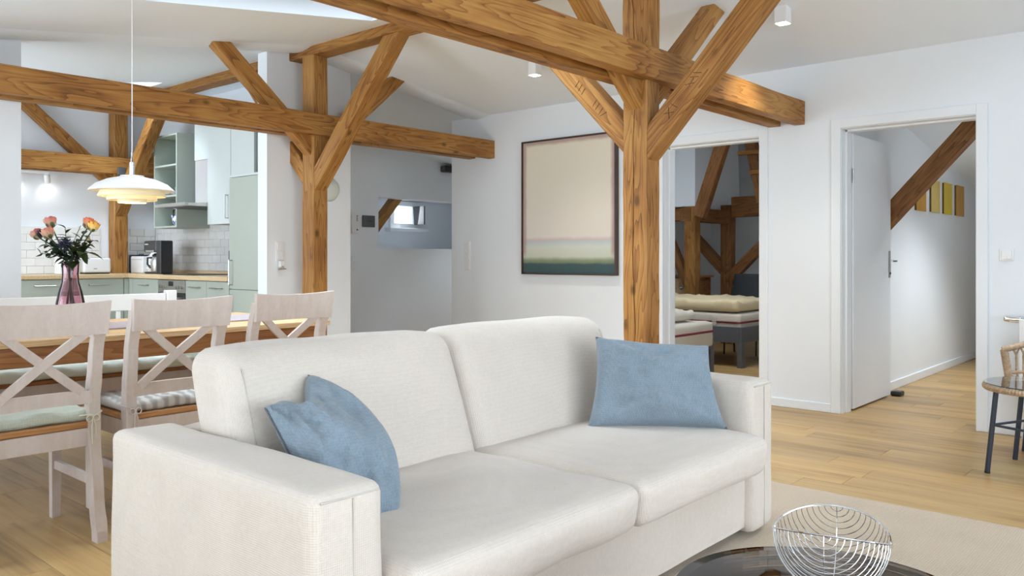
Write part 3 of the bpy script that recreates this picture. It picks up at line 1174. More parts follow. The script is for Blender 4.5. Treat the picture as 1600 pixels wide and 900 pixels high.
mat_m = fabric_mat('woven_placemat', (0.34, 0.29, 0.32), 520, 0.8, 0.18)
for x, w in ((1.12, 'in front of the leftmost chair'), (1.655, 'in front of the middle chair'), (2.27, 'in front of the rightmost chair')):
    tag(obj('placemat', soft_block(x - 0.235, x + 0.235, 3.84, 4.20, 0.7605, 0.768, 0.003, (8, 8, 2), (0, 0, 0), 0.0015, 8, x), mat_m, smooth=60),
        'purple-grey woven placemat on the dining table ' + w, 'placemat', 'placemats on the dining table')

# ------------------------------------------------------------------ dining chairs
SEATZ = 0.455


def chair_parts(root, ox, oy):
    """back of the chair at y = oy (towards the viewer), seat towards +y; ox = centre"""
    hw = 0.205

    def at(x, y, z):
        return V(ox + x, oy + y, z)
    # rear legs sweep: foot kicked back, straight at the seat, back leaning
    prof = [(0.0, -0.015), (0.18, 0.022), (0.40, 0.055), (0.52, 0.058), (0.70, 0.035), (0.88, -0.012)]
    for s in (-1, 1):
        bm = bmesh.new()
        rings = []
        for k in range(23):
            z = 0.88 * k / 22
            for (za, ya), (zb, yb) in zip(prof[:-1], prof[1:]):
                if za <= z <= zb + 1e-6:
                    f_ = (z - za) / (zb - za)
                    f_ = f_ * f_ * (3 - 2 * f_)
                    y = ya + (yb - ya) * f_
                    break
            hd = 0.025 if z < 0.5 else 0.025 - (z - 0.5) * 0.016
            hx_ = 0.0215
            xo = s * (hw - 0.02 + (0.012 * max(0, z - 0.5)))
            rings.append([bm.verts.new(at(xo + a * hx_, y + b_ * hd, z)) for a, b_ in ((-1, -1), (1, -1), (1, 1), (-1, 1))])
        for a, c_ in zip(rings[:-1], rings[1:]):
            for k in range(4):
                bm.faces.new((a[k], a[(k + 1) % 4], c_[(k + 1) % 4], c_[k]))
        bm.faces.new(rings[0])
        bm.faces.new(rings[-1])
        bmesh.ops.bevel(bm, geom=[e for e in bm.edges if abs((e.verts[0].co - e.verts[1].co).normalized().z) > 0.7], offset=0.003, segments=1, affect='EDGES')
        obj('leg', bm, wash_m, root)
        fl = bmesh.new()
        a0 = [(-0.017, 0), (0.017, 0)]
        for z, w_ in ((0.0, 0.015), (0.38, 0.021)):
            pass
        x0 = s * (hw - 0.022)
        lo = [fl.verts.new(at(x0 + a * 0.016, 0.435 + b_ * 0.016, 0)) for a, b_ in ((-1, -1), (1, -1), (1, 1), (-1, 1))]
        hi = [fl.verts.new(at(x0 + a * 0.021, 0.43 + b_ * 0.021, SEATZ - 0.025)) for a, b_ in ((-1, -1), (1, -1), (1, 1), (-1, 1))]
        for k in range(4):
            fl.faces.new((lo[k], lo[(k + 1) % 4], hi[(k + 1) % 4], hi[k]))
        fl.faces.new(lo)
        fl.faces.new(hi)
        obj('leg', fl, wash_m, root)
        st_ = box(ox + x0 - 0.011, ox + x0 + 0.011, oy + 0.045, oy + 0.42, 0.205, 0.24, 0.002)
        obj('stretcher', st_, wash_m, root)
    # seat frame and seat board
    obj('seat_rail', box(ox - hw + 0.038, ox + hw - 0.038, oy + 0.046, oy + 0.068, SEATZ - 0.095, SEATZ - 0.026, 0.002), wash_m, root)
    obj('seat_rail', box(ox - hw + 0.03, ox + hw - 0.03, oy + 0.42, oy + 0.44, SEATZ - 0.095, SEATZ - 0.026, 0.002), wash_m, root)
    for s in (-1, 1):
        xa = s * (hw - 0.012)
        obj('seat_rail', box(ox + xa - 0.010, ox + xa + 0.010, oy + 0.07, oy + 0.42, SEATZ - 0.095, SEATZ - 0.026, 0.002), wash_m, root)
    obj('seat', box(ox - hw, ox + hw, oy + 0.045, oy + 0.465, SEATZ - 0.025, SEATZ, 0.005), pine_m, root)

    def rail(z0, z1, half, ybase, curve, th, name, taper=0.0):
        bm = bmesh.new()
        n = 14
        rings = []
        for k in range(n + 1):
            u = -1 + 2 * k / n
            x = half * u
            y = ybase + curve * (1 - u * u)
            zz1 = z1 - taper * (1 - u * u)
            ly = -0.16 * 0
            rings.append([bm.verts.new(at(x * (1 + (0.035 if p_ == 1 else 0) * (1 if taper else 0)), y + d_ + (-0.017 if p_ == 1 and taper else 0), zz1 if p_ else z0)) for d_, p_ in ((0, 0), (th, 0), (th, 1), (0, 1))])
        for a, c_ in zip(rings[:-1], rings[1:]):
            for k in range(4):
                bm.faces.new((a[k], a[(k + 1) % 4], c_[(k + 1) % 4], c_[k]))
        bm.faces.new(rings[0])
        bm.faces.new(rings[-1])
        return obj(name, bm, wash_m, root, smooth=30)
    rail(0.795, 0.925, 0.206, -0.036, 0.030, 0.023, 'top_rail', 0.012)
    rail(0.525, 0.575, 0.175, 0.030, 0.022, 0.02, 'lower_rail')
    # crossed slats
    for s in (-1, 1):
        bm = bmesh.new()
        n = 8
        rings = []
        for k in range(n + 1):
            f_ = k / n
            x = s * (-0.148 + 0.296 * f_)
            z = 0.565 + (0.81 - 0.565) * f_
            y = 0.044 - 0.048 * f_ + 0.012 * (1 - (2 * f_ - 1) ** 2) + (0.0 if s > 0 else 0.003)
            t_ = V(s * 0.296, 0, 0.245).normalized()
            sd = V(t_.z, 0, -t_.x) * 0.0165
            p_ = at(x, y, z)
            rings.append([bm.verts.new(p_ + sd * a + V(0, b_ * 0.008, 0)) for a, b_ in ((-1, -1), (1, -1), (1, 1), (-1, 1))])
        for a, c_ in zip(rings[:-1], rings[1:]):
            for k in range(4):
                bm.faces.new((a[k], a[(k + 1) % 4], c_[(k + 1) % 4], c_[k]))
        bm.faces.new(rings[0])
        bm.faces.new(rings[-1])
        obj('cross_slat', bm, wash_m, root)


CH = [(1.128, 3.285, 'cross-backed whitewashed chair nearest the viewer, with green seat pad'),
      (1.648, 3.305, 'middle cross-backed whitewashed dining chair, with grey striped seat pad'),
      (2.232, 3.375, 'cross-backed whitewashed chair farthest along, before the middle timber post')]
ch0 = thing('dining_chair', CH[0][2], 'chair', (CH[0][0], CH[0][1], 0), group='dining chairs along the table')
chair_parts(ch0, CH[0][0], CH[0][1])
for x, y, lab in CH[1:]:
    copy_tree(ch0, Matrix.Translation((x, y, 0)), lab)

green_pad_m = fabric_mat('green_pad', (0.47, 0.50, 0.42), 700, 0.5, 0.08, fold=0.8)
m, nt, b = base_mat('striped_pad', (0.4, 0.38, 0.36), 0.95, 0.1)
v = coords(nt, rand=False)
wv = N(nt, 'ShaderNodeTexWave', wave_type='BANDS', bands_direction='X')
wv.inputs['Scale'].default_value = 6.6
L(nt, v, wv.inputs['Vector'])
wy = N(nt, 'ShaderNodeTexWave', wave_type='BANDS', bands_direction='Y')
wy.inputs['Scale'].default_value = 6.6
L(nt, v, wy.inputs['Vector'])
f = math_(nt, 'ADD', math_(nt, 'MULTIPLY', wv.outputs['Fac'], 0.7), math_(nt, 'MULTIPLY', wy.outputs['Fac'], 0.3))
L(nt, ramp(nt, f, [(0.30, (0.33, 0.31, 0.29)), (0.5, (0.42, 0.40, 0.38)), (0.70, (0.52, 0.50, 0.475))]), b.inputs['Base Color'])
striped_m = m
tie_m = plain('cream_cord', (0.60, 0.57, 0.44), 0.9)


def seat_pad(x, y, mat, tie, label):
    t = thing('seat_pad', label, 'seat cushion', (x, y + 0.25, SEATZ + 0.001), group='seat pads on the dining chairs')

    def puff(p):
        u = (p.x - x) / 0.2
        v_ = (p.y - y - 0.26) / 0.19
        q = 0.007 * (math.cos(u * 6.0) * math.cos(v_ * 6.0)) if p.z > SEATZ + 0.02 else 0
        return V(p.x, p.y, p.z + q)
    obj('pad', soft_block(x - 0.195, x + 0.195, y + 0.058, y + 0.455, SEATZ + 0.001, SEATZ + 0.043, 0.019, (22, 22, 6), (0, 0, 0.006), 0.004, 9, x, puff), mat, t, smooth=70)
    for s in (-1, 1):
        cx, cy = x + s * 0.186, y + 0.055
        loop = [(cx - s * 0.05, y + 0.064, SEATZ + 0.022), (cx - s * 0.025, y + 0.030, SEATZ + 0.028), (cx, y + 0.028, SEATZ + 0.022), (cx + s * 0.024, y + 0.034, SEATZ + 0.036), (cx + s * 0.027, y + 0.08, SEATZ + 0.036), (cx, y + 0.086, SEATZ + 0.03)]
        bm = tube(loop, 0.0032, 6)
        kx, ky = cx - s * 0.012, y + 0.026
        for q in (-1, 1):
            lp = []
            for k in range(9):
                a = 2 * math.pi * k / 8
                lp.append((kx + q * (0.012 - 0.012 * math.cos(a)), ky - 0.004, SEATZ + 0.014 + 0.012 * math.sin(a)))
            add_tube(bm, lp, 0.0028, 6)
        add_tube(bm, [(kx, ky - 0.003, SEATZ + 0.018), (kx - 0.006, ky - 0.008, SEATZ - 0.02), (kx - 0.003, ky - 0.006, SEATZ - 0.085)], 0.0026, 6)
        add_tube(bm, [(kx, ky - 0.003, SEATZ + 0.018), (kx + 0.008, ky - 0.008, SEATZ - 0.015), (kx + 0.010, ky - 0.006, SEATZ - 0.06)], 0.0026, 6)
        obj('tie', bm, tie, t, smooth=60)


seat_pad(CH[0][0], CH[0][1], green_pad_m, tie_m, 'sage green seat pad tied with cream cord to the nearest chair')
seat_pad(CH[1][0], CH[1][1], striped_m, MAT['whitewashed_wood'], 'grey and white striped seat pad on the middle dining chair')
seat_pad(CH[2][0], CH[2][1], striped_m, MAT['whitewashed_wood'], 'grey striped seat pad on the chair farthest along, hidden behind the sofa')

# ------------------------------------------------------------------ bench behind the table
bn = thing('bench', 'white slat-backed bench with wooden seat on the kitchen side of the dining table', 'bench', (1.45, 4.78, 0))
BX0, BX1 = 0.50, 2.42
obj('seat', box(BX0, BX1, 4.55, 4.94, 0.440, 0.462, 0.004), red_m, bn)
obj('apron', box(BX0 + 0.02, BX1 - 0.02, 4.575, 4.597, 0.30, 0.439, 0.003), wash_m, bn)
obj('back_rail', box(BX0, BX1 - 0.062, 4.905, 4.927, 0.775, 0.872, 0.004), white_wood_m, bn)
obj('back_rail', box(BX0, BX1 - 0.062, 4.905, 4.927, 0.53, 0.575, 0.003), white_wood_m, bn)
for x in (BX0 - 0.06, BX1 - 0.06):
    obj('post', box(x, x + 0.06, 4.89, 4.945, 0.0, 0.888, 0.004), white_wood_m, bn)
    obj('leg', box(x, x + 0.06, 4.56, 4.615, 0.0, 0.439, 0.004), white_wood_m, bn)
for k in range(16):
    x = BX0 + 0.05 + (BX1 - 0.06 - BX0 - 0.1) * k / 15
    obj('slat', box(x - 0.012, x + 0.012, 4.908, 4.924, 0.575, 0.775, 0.002), white_wood_m, bn)
mint_m = fabric_mat('mint_bench_pad', (0.64, 0.68, 0.61), 700, 0.4, 0.06, fold=0.9)
for i, (a, b_, w) in enumerate(((0.46, 1.15, 'left end'), (1.16, 1.80, 'middle'), (1.81, 2.36, 'right end'))):
    def puff(p, a=a, b_=b_):
        u = (p.x - a) / (b_ - a)
        q = 0.008 * math.cos(u * 18) * math.cos((p.y - 4.54) * 30) if p.z > 0.48 else 0
        return V(p.x, p.y, p.z + q)
    tag(obj('bench_pad', soft_block(a, b_, 4.54, 4.89, 0.463, 0.515, 0.024, (26, 18, 6), (0, 0, 0.008), 0.006, 8, i * 3, puff), mint_m, smooth=70),
        'pale mint quilted bench pad at the %s of the bench' % w, 'seat cushion', 'pads on the bench')

# ------------------------------------------------------------------ pendant lamp
PL_ = (1.755, 4.0)
pn = thing('pendant_lamp', 'white tiered pendant lamp glowing above the dining table', 'pendant lamp', (*PL_, 1.35))
enamel_m = plain('white_enamel', (0.66, 0.65, 0.64), 0.4, 0.5, var=0.01)
warm_lit_m = plain('warm_lit_enamel', (0.80, 0.72, 0.50), 0.5, 0.4, var=0.01)  # the lit lamp's warm tone put into the inner shade colour


def shade(name, prof, mats, part_of):
    # thin double-walled turned shade
    inner = [(max(0.001, r - 0.0015), z - 0.003) for r, z in prof]
    bm = lathe(prof + inner[::-1], (*PL_, 0), 64, closed=True)
    n = len(prof)
    o = obj(name, bm, mats, part_of, smooth=50)
    return o


shade('upper_shade', [(0.030, 1.480), (0.060, 1.478), (0.110, 1.466), (0.160, 1.444), (0.192, 1.414), (0.192, 1.412)], enamel_m, pn)
shade('middle_shade', [(0.070, 1.438), (0.118, 1.432), (0.141, 1.410), (0.152, 1.388), (0.152, 1.386)], warm_lit_m, pn)
shade('inner_shade', [(0.055, 1.405), (0.105, 1.400), (0.111, 1.380), (0.113, 1.370), (0.113, 1.368)], warm_lit_m, pn)
shade('lower_shade', [(0.045, 1.392), (0.066, 1.390), (0.066, 1.357), (0.064, 1.356)], warm_lit_m, pn)
shade('top_disc', [(0.020, 1.4855), (0.052, 1.4845), (0.053, 1.483)], enamel_m, pn)
obj('socket', lathe([(0, 1.480), (0.026, 1.480), (0.026, 1.487), (0.0125, 1.49), (0.0125, 1.548), (0.008, 1.55), (0.006, 1.565), (0.0045, 1.575), (0.0045, 1.598), (0, 1.60)], (*PL_, 0), 24), chrome_m, pn, smooth=40)
pzc = cz(PL_[0])
obj('cord', tube([(*PL_, 1.59), (*PL_, 2.0), (*PL_, pzc - 0.03)], 0.0022, 6), white_m, pn)
obj('ceiling_rose', lathe([(0, pzc - 0.045), (0.04, pzc - 0.045), (0.045, pzc + 0.02), (0, pzc + 0.02)], (*PL_, 0), 24), white_m, pn, smooth=40)
bulb_m = lamp_mat('warm_bulb', (1.0, 0.82, 0.52), 9)
obj('bulb', lathe([(0, 1.372), (0.020, 1.376), (0.028, 1.395), (0.022, 1.42), (0.012, 1.44), (0.012, 1.475), (0, 1.478)], (*PL_, 0), 20), bulb_m, pn, smooth=60)
pl = bpy.data.lights.new('pendant_glow', 'POINT')
pl.energy = 1.8
pl.color = (1.0, 0.80, 0.52)
pl.shadow_soft_size = 0.03
po = bpy.data.objects.new('pendant_glow', pl)
COL.objects.link(po)
po.location = (PL_[0], PL_[1], 1.362)
pl2 = bpy.data.lights.new('pendant_glow', 'POINT')
pl2.energy = 0.6
pl2.color = (1.0, 0.80, 0.52)
pl2.shadow_soft_size = 0.04
po = bpy.data.objects.new('pendant_glow', pl2)
COL.objects.link(po)
po.location = (PL_[0], PL_[1], 1.445)

# ------------------------------------------------------------------ vase and flowers
VC = (1.475, 4.0)
glass_pink_m = thin_glass('pink_glass', (0.88, 0.74, 0.79), 0.05, 0.01, 1.22)
water_m = thin_glass('vase_water', (0.94, 0.88, 0.89), 0.04, 0.01, 1.1)
va = thing('vase', 'tall pink glass vase with slim neck standing on the dining table', 'vase', (*VC, 0.76))
vp = [(0, 0.761), (0.05, 0.761), (0.058, 0.785), (0.063, 0.83), (0.060, 0.88), (0.050, 0.93), (0.037, 0.975), (0.034, 1.01), (0.036, 1.06), (0.038, 1.07)]
vin = [(max(0, r - 0.003), z + (0.006 if r < 0.055 and z < 0.78 else 0)) for r, z in vp]
obj('glass', lathe(vp + vin[::-1], (*VC, 0), 40), glass_pink_m, va, smooth=60)
obj('water', lathe([(0, 0.772), (0.045, 0.772), (0.058, 0.83), (0.055, 0.885), (0.044, 0.935), (0, 0.935)], (*VC, 0), 32), water_m, va, smooth=60)
stem_m = plain('flower_stem', (0.045, 0.055, 0.020), 0.6, var=0.3)
leaf_m = plain('rose_leaf', (0.060, 0.095, 0.028), 0.45, 0.4, var=0.35, scale=25)
leaf2_m = plain('dark_leaf', (0.030, 0.055, 0.024), 0.5, 0.4, var=0.35, scale=25)


def petal_mat(name, tip, base):
    m, nt, b = base_mat(name, tip, 0.7, 0.2)
    tc = N(nt, 'ShaderNodeTexCoord')
    sx = N(nt, 'ShaderNodeSeparateXYZ')
    L(nt, tc.outputs['Generated'], sx.inputs[0])
    n = tex_noise(nt, tc.outputs['Object'], 60, 2)
    f = math_(nt, 'ADD', math_(nt, 'MULTIPLY', sx.outputs[2], 0.8), math_(nt, 'MULTIPLY', n, 0.25))
    L(nt, ramp(nt, f, [(0.25, base), (0.85, tip)]), b.inputs['Base Color'])
    b.inputs['Subsurface Weight'].default_value = 0.0
    return m


rose_coral = petal_mat('rose_coral', (0.60, 0.13, 0.07), (0.58, 0.34, 0.19))
rose_pink = petal_mat('rose_pink', (0.48, 0.13, 0.13), (0.54, 0.35, 0.23))
rose_coral2 = petal_mat('rose_salmon', (0.58, 0.21, 0.15), (0.56, 0.38, 0.25))
rose_yellow = petal_mat('rose_yellow', (0.80, 0.42, 0.09), (0.78, 0.55, 0.20))


def add_petal(bm, c, axis, ang, rad, height, spread_, width):
    z = Vector(axis).normalized()
    x = z.orthogonal().normalized()
    y = z.cross(x)
    n = 4
    g = []
    for i in range(n + 1):
        v_ = i / n
        row = []
        for j in range(n + 1):
            u = -1 + 2 * j / n
            a = ang + u * width * (0.55 + 0.45 * math.sin(v_ * math.pi * 0.6))
            r = rad * (0.30 + 0.85 * math.sin(min(1.0, v_ * 1.02) * math.pi * 0.70)) + spread_ * 0.55 * v_ ** 4
            h = height * (v_ - 0.18 * u * u * v_)
            row.append(bm.verts.new(Vector(c) + (x * math.cos(a) + y * math.sin(a)) * r + z * h))
        g.append(row)
    for i in range(n):
        for j in range(n):
            bm.faces.new((g[i][j], g[i][j + 1], g[i + 1][j + 1], g[i + 1][j]))


def leaf_bm(p, d, up, ln, w, curl=0.25):
    bm = bmesh.new()
    d = Vector(d).normalized()
    s = d.cross(Vector(up)).normalized()
    n_ = s.cross(d)
    rows = []
    for i in range(6):
        t_ = i / 5
        ww = w * math.sin(math.pi * (0.06 + 0.94 * t_) ** 0.8) * (1 if i < 5 else 0.02)
        c_ = Vector(p) + d * ln * t_ - n_ * curl * ln * t_ * t_
        rows.append([bm.verts.new(c_ - s * ww + n_ * ww * 0.35), bm.verts.new(c_), bm.verts.new(c_ + s * ww + n_ * ww * 0.35)])
    for a, c_ in zip(rows[:-1], rows[1:]):
        for k in (0, 1):
            bm.faces.new((a[k], a[k + 1], c_[k + 1], c_[k]))
    g = bmesh.ops.solidify(bm, geom=bm.faces[:], thickness=0.0008)
    return bm


RT = V(0.661, -0.75, 0)       # along the picture plane here
rng = random.Random(5)
BASE = V(VC[0], VC[1], 0.80)
MOUTH = V(VC[0], VC[1], 1.06)


def stem_path(head, k):
    a = k * 2.4
    b0 = BASE + V(math.cos(a) * 0.03, math.sin(a) * 0.03, 0.0)
    m0 = MOUTH + V(math.cos(a + 3) * 0.016, math.sin(a + 3) * 0.016, 0)
    h = Vector(head)
    return [b0, (b0 + m0) / 2, m0, m0 * 0.55 + h * 0.45 + V(0, 0, 0.015), h]


def rose(k, rx, z, ry, size, mat, label, nleaf=3):
    head = V(VC[0], VC[1], z) + RT * rx + V(0.75, 0.66, 0) * ry
    sp_ = stem_path(head, k)
    t = thing('rose', label, 'flower', tuple(sp_[0]), group='roses in the pink vase')
    obj('stem', tube(sp_, 0.0030, 6), stem_m, t)
    ax = (sp_[-1] - sp_[-2]).normalized() * 0.7 + V(0, 0, 0.5)
    bm = bmesh.new()
    for ring, (nn, rr, hh, so) in enumerate(((3, 0.35, 0.95, 0.0), (4, 0.60, 1.0, 0.05), (5, 0.85, 0.98, 0.18), (6, 1.0, 0.86, 0.42))):
        for q in range(nn):
            add_petal(bm, head, ax, ring * 0.7 + q * 2 * math.pi / nn, size * rr * 0.62, size * 1.45 * hh, size * so, 2.2 / nn + 0.35)
    obj('bloom', bm, mat, t, smooth=80)
    cx = bmesh.new()
    for q in range(5):
        add_petal(cx, head - ax.normalized() * 0.004, ax, q * 1.257, size * 0.55, size * 0.7, size * 0.25, 0.35)
    obj('calyx', cx, leaf_m, t, smooth=80)
    for q in range(nleaf):
        p = sp_[2] * (0.75 - 0.22 * q) + head * (0.25 + 0.22 * q)
        d = (head - MOUTH).cross(V(0, 0, 1)).normalized() * rng.choice((-1, 1)) + V(rng.uniform(-.5, .5), rng.uniform(-.5, .5), rng.uniform(-0.1, 0.5))
        obj('leaf', leaf_bm(p, d, (0, 0, 1), rng.uniform(0.045, 0.07), rng.uniform(0.014, 0.020)), leaf_m, t, smooth=80)


rose(0, -0.085, 1.228, 0.00, 0.034, rose_pink, 'pink rose standing highest in the left group of the bouquet')
rose(1, -0.128, 1.176, -0.02, 0.032, rose_pink, 'dusky rose at the far left edge of the bouquet')
rose(2, -0.068, 1.176, -0.04, 0.036, rose_coral2, 'coral-and-cream rose in front, lower in the left group')
rose(3, 0.072, 1.222, 0.01, 0.036, rose_coral, 'orange-red rose beside the yellow one on the right')
rose(4, 0.108, 1.210, -0.02, 0.032, rose_yellow, 'single yellow rose at the right edge of the bouquet')
thistle_m = plain('thistle_blue', (0.022, 0.020, 0.045), 0.7, var=0.4, scale=40)


def thistle(k, rx, z, ry, size, label):
    head = V(VC[0], VC[1], z) + RT * rx + V(0.75, 0.66, 0) * ry
    sp_ = stem_path(head, k)
    t = thing('thistle', label, 'flower', tuple(sp_[0]))
    obj('stem', tube(sp_, 0.002, 6), stem_m, t)
    bm = bmesh.new()
    for q in range(70):
        y_ = 1 - 2 * (q + 0.5) / 70
        a = q * 2.39996
        r_ = math.sqrt(1 - y_ * y_)
        d = V(r_ * math.cos(a), r_ * math.sin(a), y_ * 0.8)
        add_tube(bm, [head + d * size * 0.3, head + d * size * rng.uniform(0.8, 1.1)], [0.0028, 0.0006], 4)
    hd = obj('flower_head', bm, thistle_m, t)
    for q in range(9):
        a = q * 0.698
        obj('bract', leaf_bm(head - V(0, 0, 0.01), (math.cos(a), math.sin(a), 0.15), (0, 0, 1), size * 1.5, 0.006), leaf2_m, t, smooth=80)


thistle(5, 0.006, 1.148, -0.055, 0.044, 'dark blue thistle at the front centre of the bouquet')
thistle(6, -0.105, 1.198, -0.045, 0.025, 'small dark thistle among the left roses')


def sprig(k, rx, z, ry, n, ll, w, mat, label, spread_=0.9):
    head = V(VC[0], VC[1], z) + RT * rx + V(0.75, 0.66, 0) * ry
    sp_ = stem_path(head, k)
    t = thing('leafy_sprig', label, 'foliage', tuple(sp_[0]), group='greenery in the pink vase')
    obj('stem', tube(sp_, 0.0016, 5), stem_m, t)
    dirv = (head - MOUTH).normalized()
    for q in range(n):
        f_ = 0.12 + 0.88 * q / max(1, n - 1)
        p = MOUTH.lerp(head, f_) + V(0, 0, 0.015 * math.sin(math.pi * f_))
        a = q * 2.4
        sd = dirv.orthogonal().normalized()
        sd = Matrix.Rotation(a, 3, dirv) @ sd
        obj('leaf', leaf_bm(p, dirv * (0.5) + sd * spread_, (0, 0, 1) if abs(sd.z) < 0.8 else (1, 0, 0), ll * rng.uniform(0.8, 1.2), w), mat, t, smooth=80)


sprig(7, -0.150, 1.110, 0.02, 11, 0.034, 0.007, leaf2_m, 'feathery dark sprig reaching out low on the left of the bouquet')
sprig(8, -0.040, 1.225, 0.03, 10, 0.040, 0.009, leaf2_m, 'upright dark sprig between the two groups of roses')
sprig(9, 0.095, 1.110, -0.03, 7, 0.070, 0.026, leaf_m, 'broad olive leaves hanging low on the right of the bouquet')
sprig(10, -0.060, 1.105, -0.05, 9, 0.050, 0.014, leaf2_m, 'dense dark leaves at the front left above the vase mouth')
sprig(11, 0.045, 1.135, 0.03, 9, 0.050, 0.013, leaf2_m, 'dense dark leaves behind the thistle')
sprig(12, 0.075, 1.165, 0.05, 8, 0.045, 0.013, leaf_m, 'green leaves rising under the orange rose')
sprig(14, -0.020, 1.170, -0.02, 11, 0.046, 0.013, leaf2_m, 'dark leaves left of the big thistle, above the vase neck')
sprig(15, 0.040, 1.090, -0.06, 9, 0.048, 0.015, leaf2_m, 'dark drooping leaves at the front of the vase mouth')
sprig(16, -0.100, 1.150, -0.02, 11, 0.044, 0.012, leaf2_m, 'dark pointed leaves under the left roses')
sprig(17, 0.060, 1.195, 0.00, 9, 0.044, 0.013, leaf_m, 'green leaves between thistle and orange-red rose')
sprig(13, 0.020, 1.235, 0.05, 16, 0.010, 0.004, plain('seed_head', (0.42, 0.36, 0.12), 0.8), 'fine yellowish filler sprig in the gap at the top', 1.6)

# ------------------------------------------------------------------ painting
m, nt, b = base_mat('abstract_canvas', (0.7, 0.65, 0.55), 0.75, 0.2)
tc = N(nt, 'ShaderNodeTexCoord')
sx = N(nt, 'ShaderNodeSeparateXYZ')
L(nt, tc.outputs['Generated'], sx.inputs[0])
v = coords(nt, (2.0, 2.0, 9.0), False)
n1 = tex_noise(nt, coords(nt, (2.5, 2.5, 2.5), False), 3.0, 4)
wob = math_(nt, 'MULTIPLY_ADD', n1, 0.022, -0.011)
zz = math_(nt, 'ADD', sx.outputs[2], wob)
yy = math_(nt, 'ADD', sx.outputs[1], wob)
bands = ramp(nt, zz, [(0.0, (0.055, 0.095, 0.105)), (0.068, (0.06, 0.105, 0.11)), (0.078, (0.17, 0.21, 0.14)), (0.10, (0.27, 0.31, 0.20)),
                      (0.125, (0.55, 0.58, 0.49)), (0.20, (0.60, 0.63, 0.56)), (0.235, (0.49, 0.55, 0.58)), (0.25, (0.60, 0.49, 0.46)), (0.275, (0.71, 0.66, 0.60)), (0.97, (0.74, 0.685, 0.555))])
edge_v = math_(nt, 'MULTIPLY', yy, math_(nt, 'SUBTRACT', 1.0, yy))
side = ramp(nt, edge_v, [(0.020, (1, 1, 1)), (0.047, (0, 0, 0))])
topf = ramp(nt, zz, [(0.962, (0, 0, 0)), (0.985, (1, 1, 1))])
upper = ramp(nt, zz, [(0.115, (0, 0, 0)), (0.16, (1, 1, 1))])
msk = math_(nt, 'MAXIMUM', math_(nt, 'MULTIPLY', side, upper), topf)
col = mixc(nt, math_(nt, 'MULTIPLY', msk, 0.75), bands, (0.40, 0.25, 0.235))
L(nt, col, b.inputs['Base Color'])
canvas_m = m
frame_m = plain('dark_frame_wood', (0.055, 0.028, 0.018), 0.45, var=0.2)
pt = thing('painting', 'large framed pale abstract painting with a green band, on the white wall', 'painting', (5.765, 4.43, 0.933))
Y0p, Y1p, Z0p, Z1p = 3.905, 4.951, 0.934, 2.154
obj('canvas', box(5.752, 5.785, Y0p + 0.014, Y1p - 0.014, Z0p + 0.014, Z1p - 0.014), canvas_m, pt)
bm = bmesh.new()
for q in ((Y0p, Y0p + 0.012, Z0p, Z1p), (Y1p - 0.012, Y1p, Z0p, Z1p), (Y0p + 0.012, Y1p - 0.012, Z0p, Z0p + 0.012), (Y0p + 0.012, Y1p - 0.012, Z1p - 0.012, Z1p)):
    add_box(bm, 5.738, 5.788, q[0], q[1], q[2], q[3], 0.001)
obj('frame', bm, frame_m, pt)

# ------------------------------------------------------------------ switches and small wall fittings


def switch_x(name, label, cat, y0, y1, z0, z1, n, x=WX0, group=None, horiz=False):
    t = thing(name, label, cat, (x, (y0 + y1) / 2, z0), group=group)
    obj('plate', box(x - 0.009, x + 0.001, y0, y1, z0, z1, 0.003), white_m, t)
    h = (z1 - z0) / n
    for k in range(n):
        obj('rocker', box(x - 0.014, x - 0.0088, y0 + 0.012, y1 - 0.012, z0 + k * h + 0.010, z0 + (k + 1) * h - 0.010, 0.002), white_m, t)
    return t


switch_x('switch_panel', 'tall white stack of three switches on the wall left of the painting', 'light switch', 5.655, 5.735, 0.965, 1.245, 3)
t = switch_x('light_switch', 'single white light switch right of the hall doorway', 'light switch', 1.012, 1.092, 1.066, 1.142, 1)
obj('knob', box(5.770, 5.777, 1.024, 1.048, 1.078, 1.096, 0.003), white_m, t)
t = thing('switch_panel', 'white switch stack with plugged-in charger on the wall behind the middle post', 'light switch', (3.66, 5.70, 1.0))
obj('plate', box(3.625, 3.700, 5.691, 5.701, 1.062, 1.215, 0.003), white_m, t)
for z in (1.072, 1.147):
    obj('rocker', box(3.637, 3.688, 5.686, 5.6915, z, z + 0.058, 0.002), white_m, t)
obj('charger', box(3.640, 3.685, 5.655, 5.691, 1.010, 1.060, 0.006), white_m, t)
obj('clip', tube([(3.628, 5.66, 0.995), (3.655, 5.655, 1.003), (3.665, 5.655, 1.022), (3.675, 5.655, 1.003), (3.700, 5.66, 0.997), (3.628, 5.662, 0.992)], 0.0035, 6), steel_m, t)
# round wall lamp behind the middle post
sc_m, nt, b = base_mat('opal_glass', (0.62, 0.66, 0.63), 0.25, 0.5)
t = thing('wall_lamp', 'round opal glass wall lamp behind the middle timber post', 'wall lamp', (4.13, 5.70, 1.66))
obj('globe', lathe([(0, -0.075), (0.045, -0.067), (0.085, -0.04), (0.103, -0.008), (0.100, 0.0), (0, 0.0)], (0, 0, 0), 40), sc_m, t, Matrix.Translation((4.125, 5.690, 1.66)) @ Matrix.Rotation(R(-90), 4, 'X'), smooth=60)
obj('wall_plate', lathe([(0, 0), (0.07, 0), (0.07, 0.014), (0, 0.014)], (0, 0, 0), 32), white_m, t, Matrix.Translation((4.125, 5.702, 1.66)) @ Matrix.Rotation(R(90), 4, 'X'))

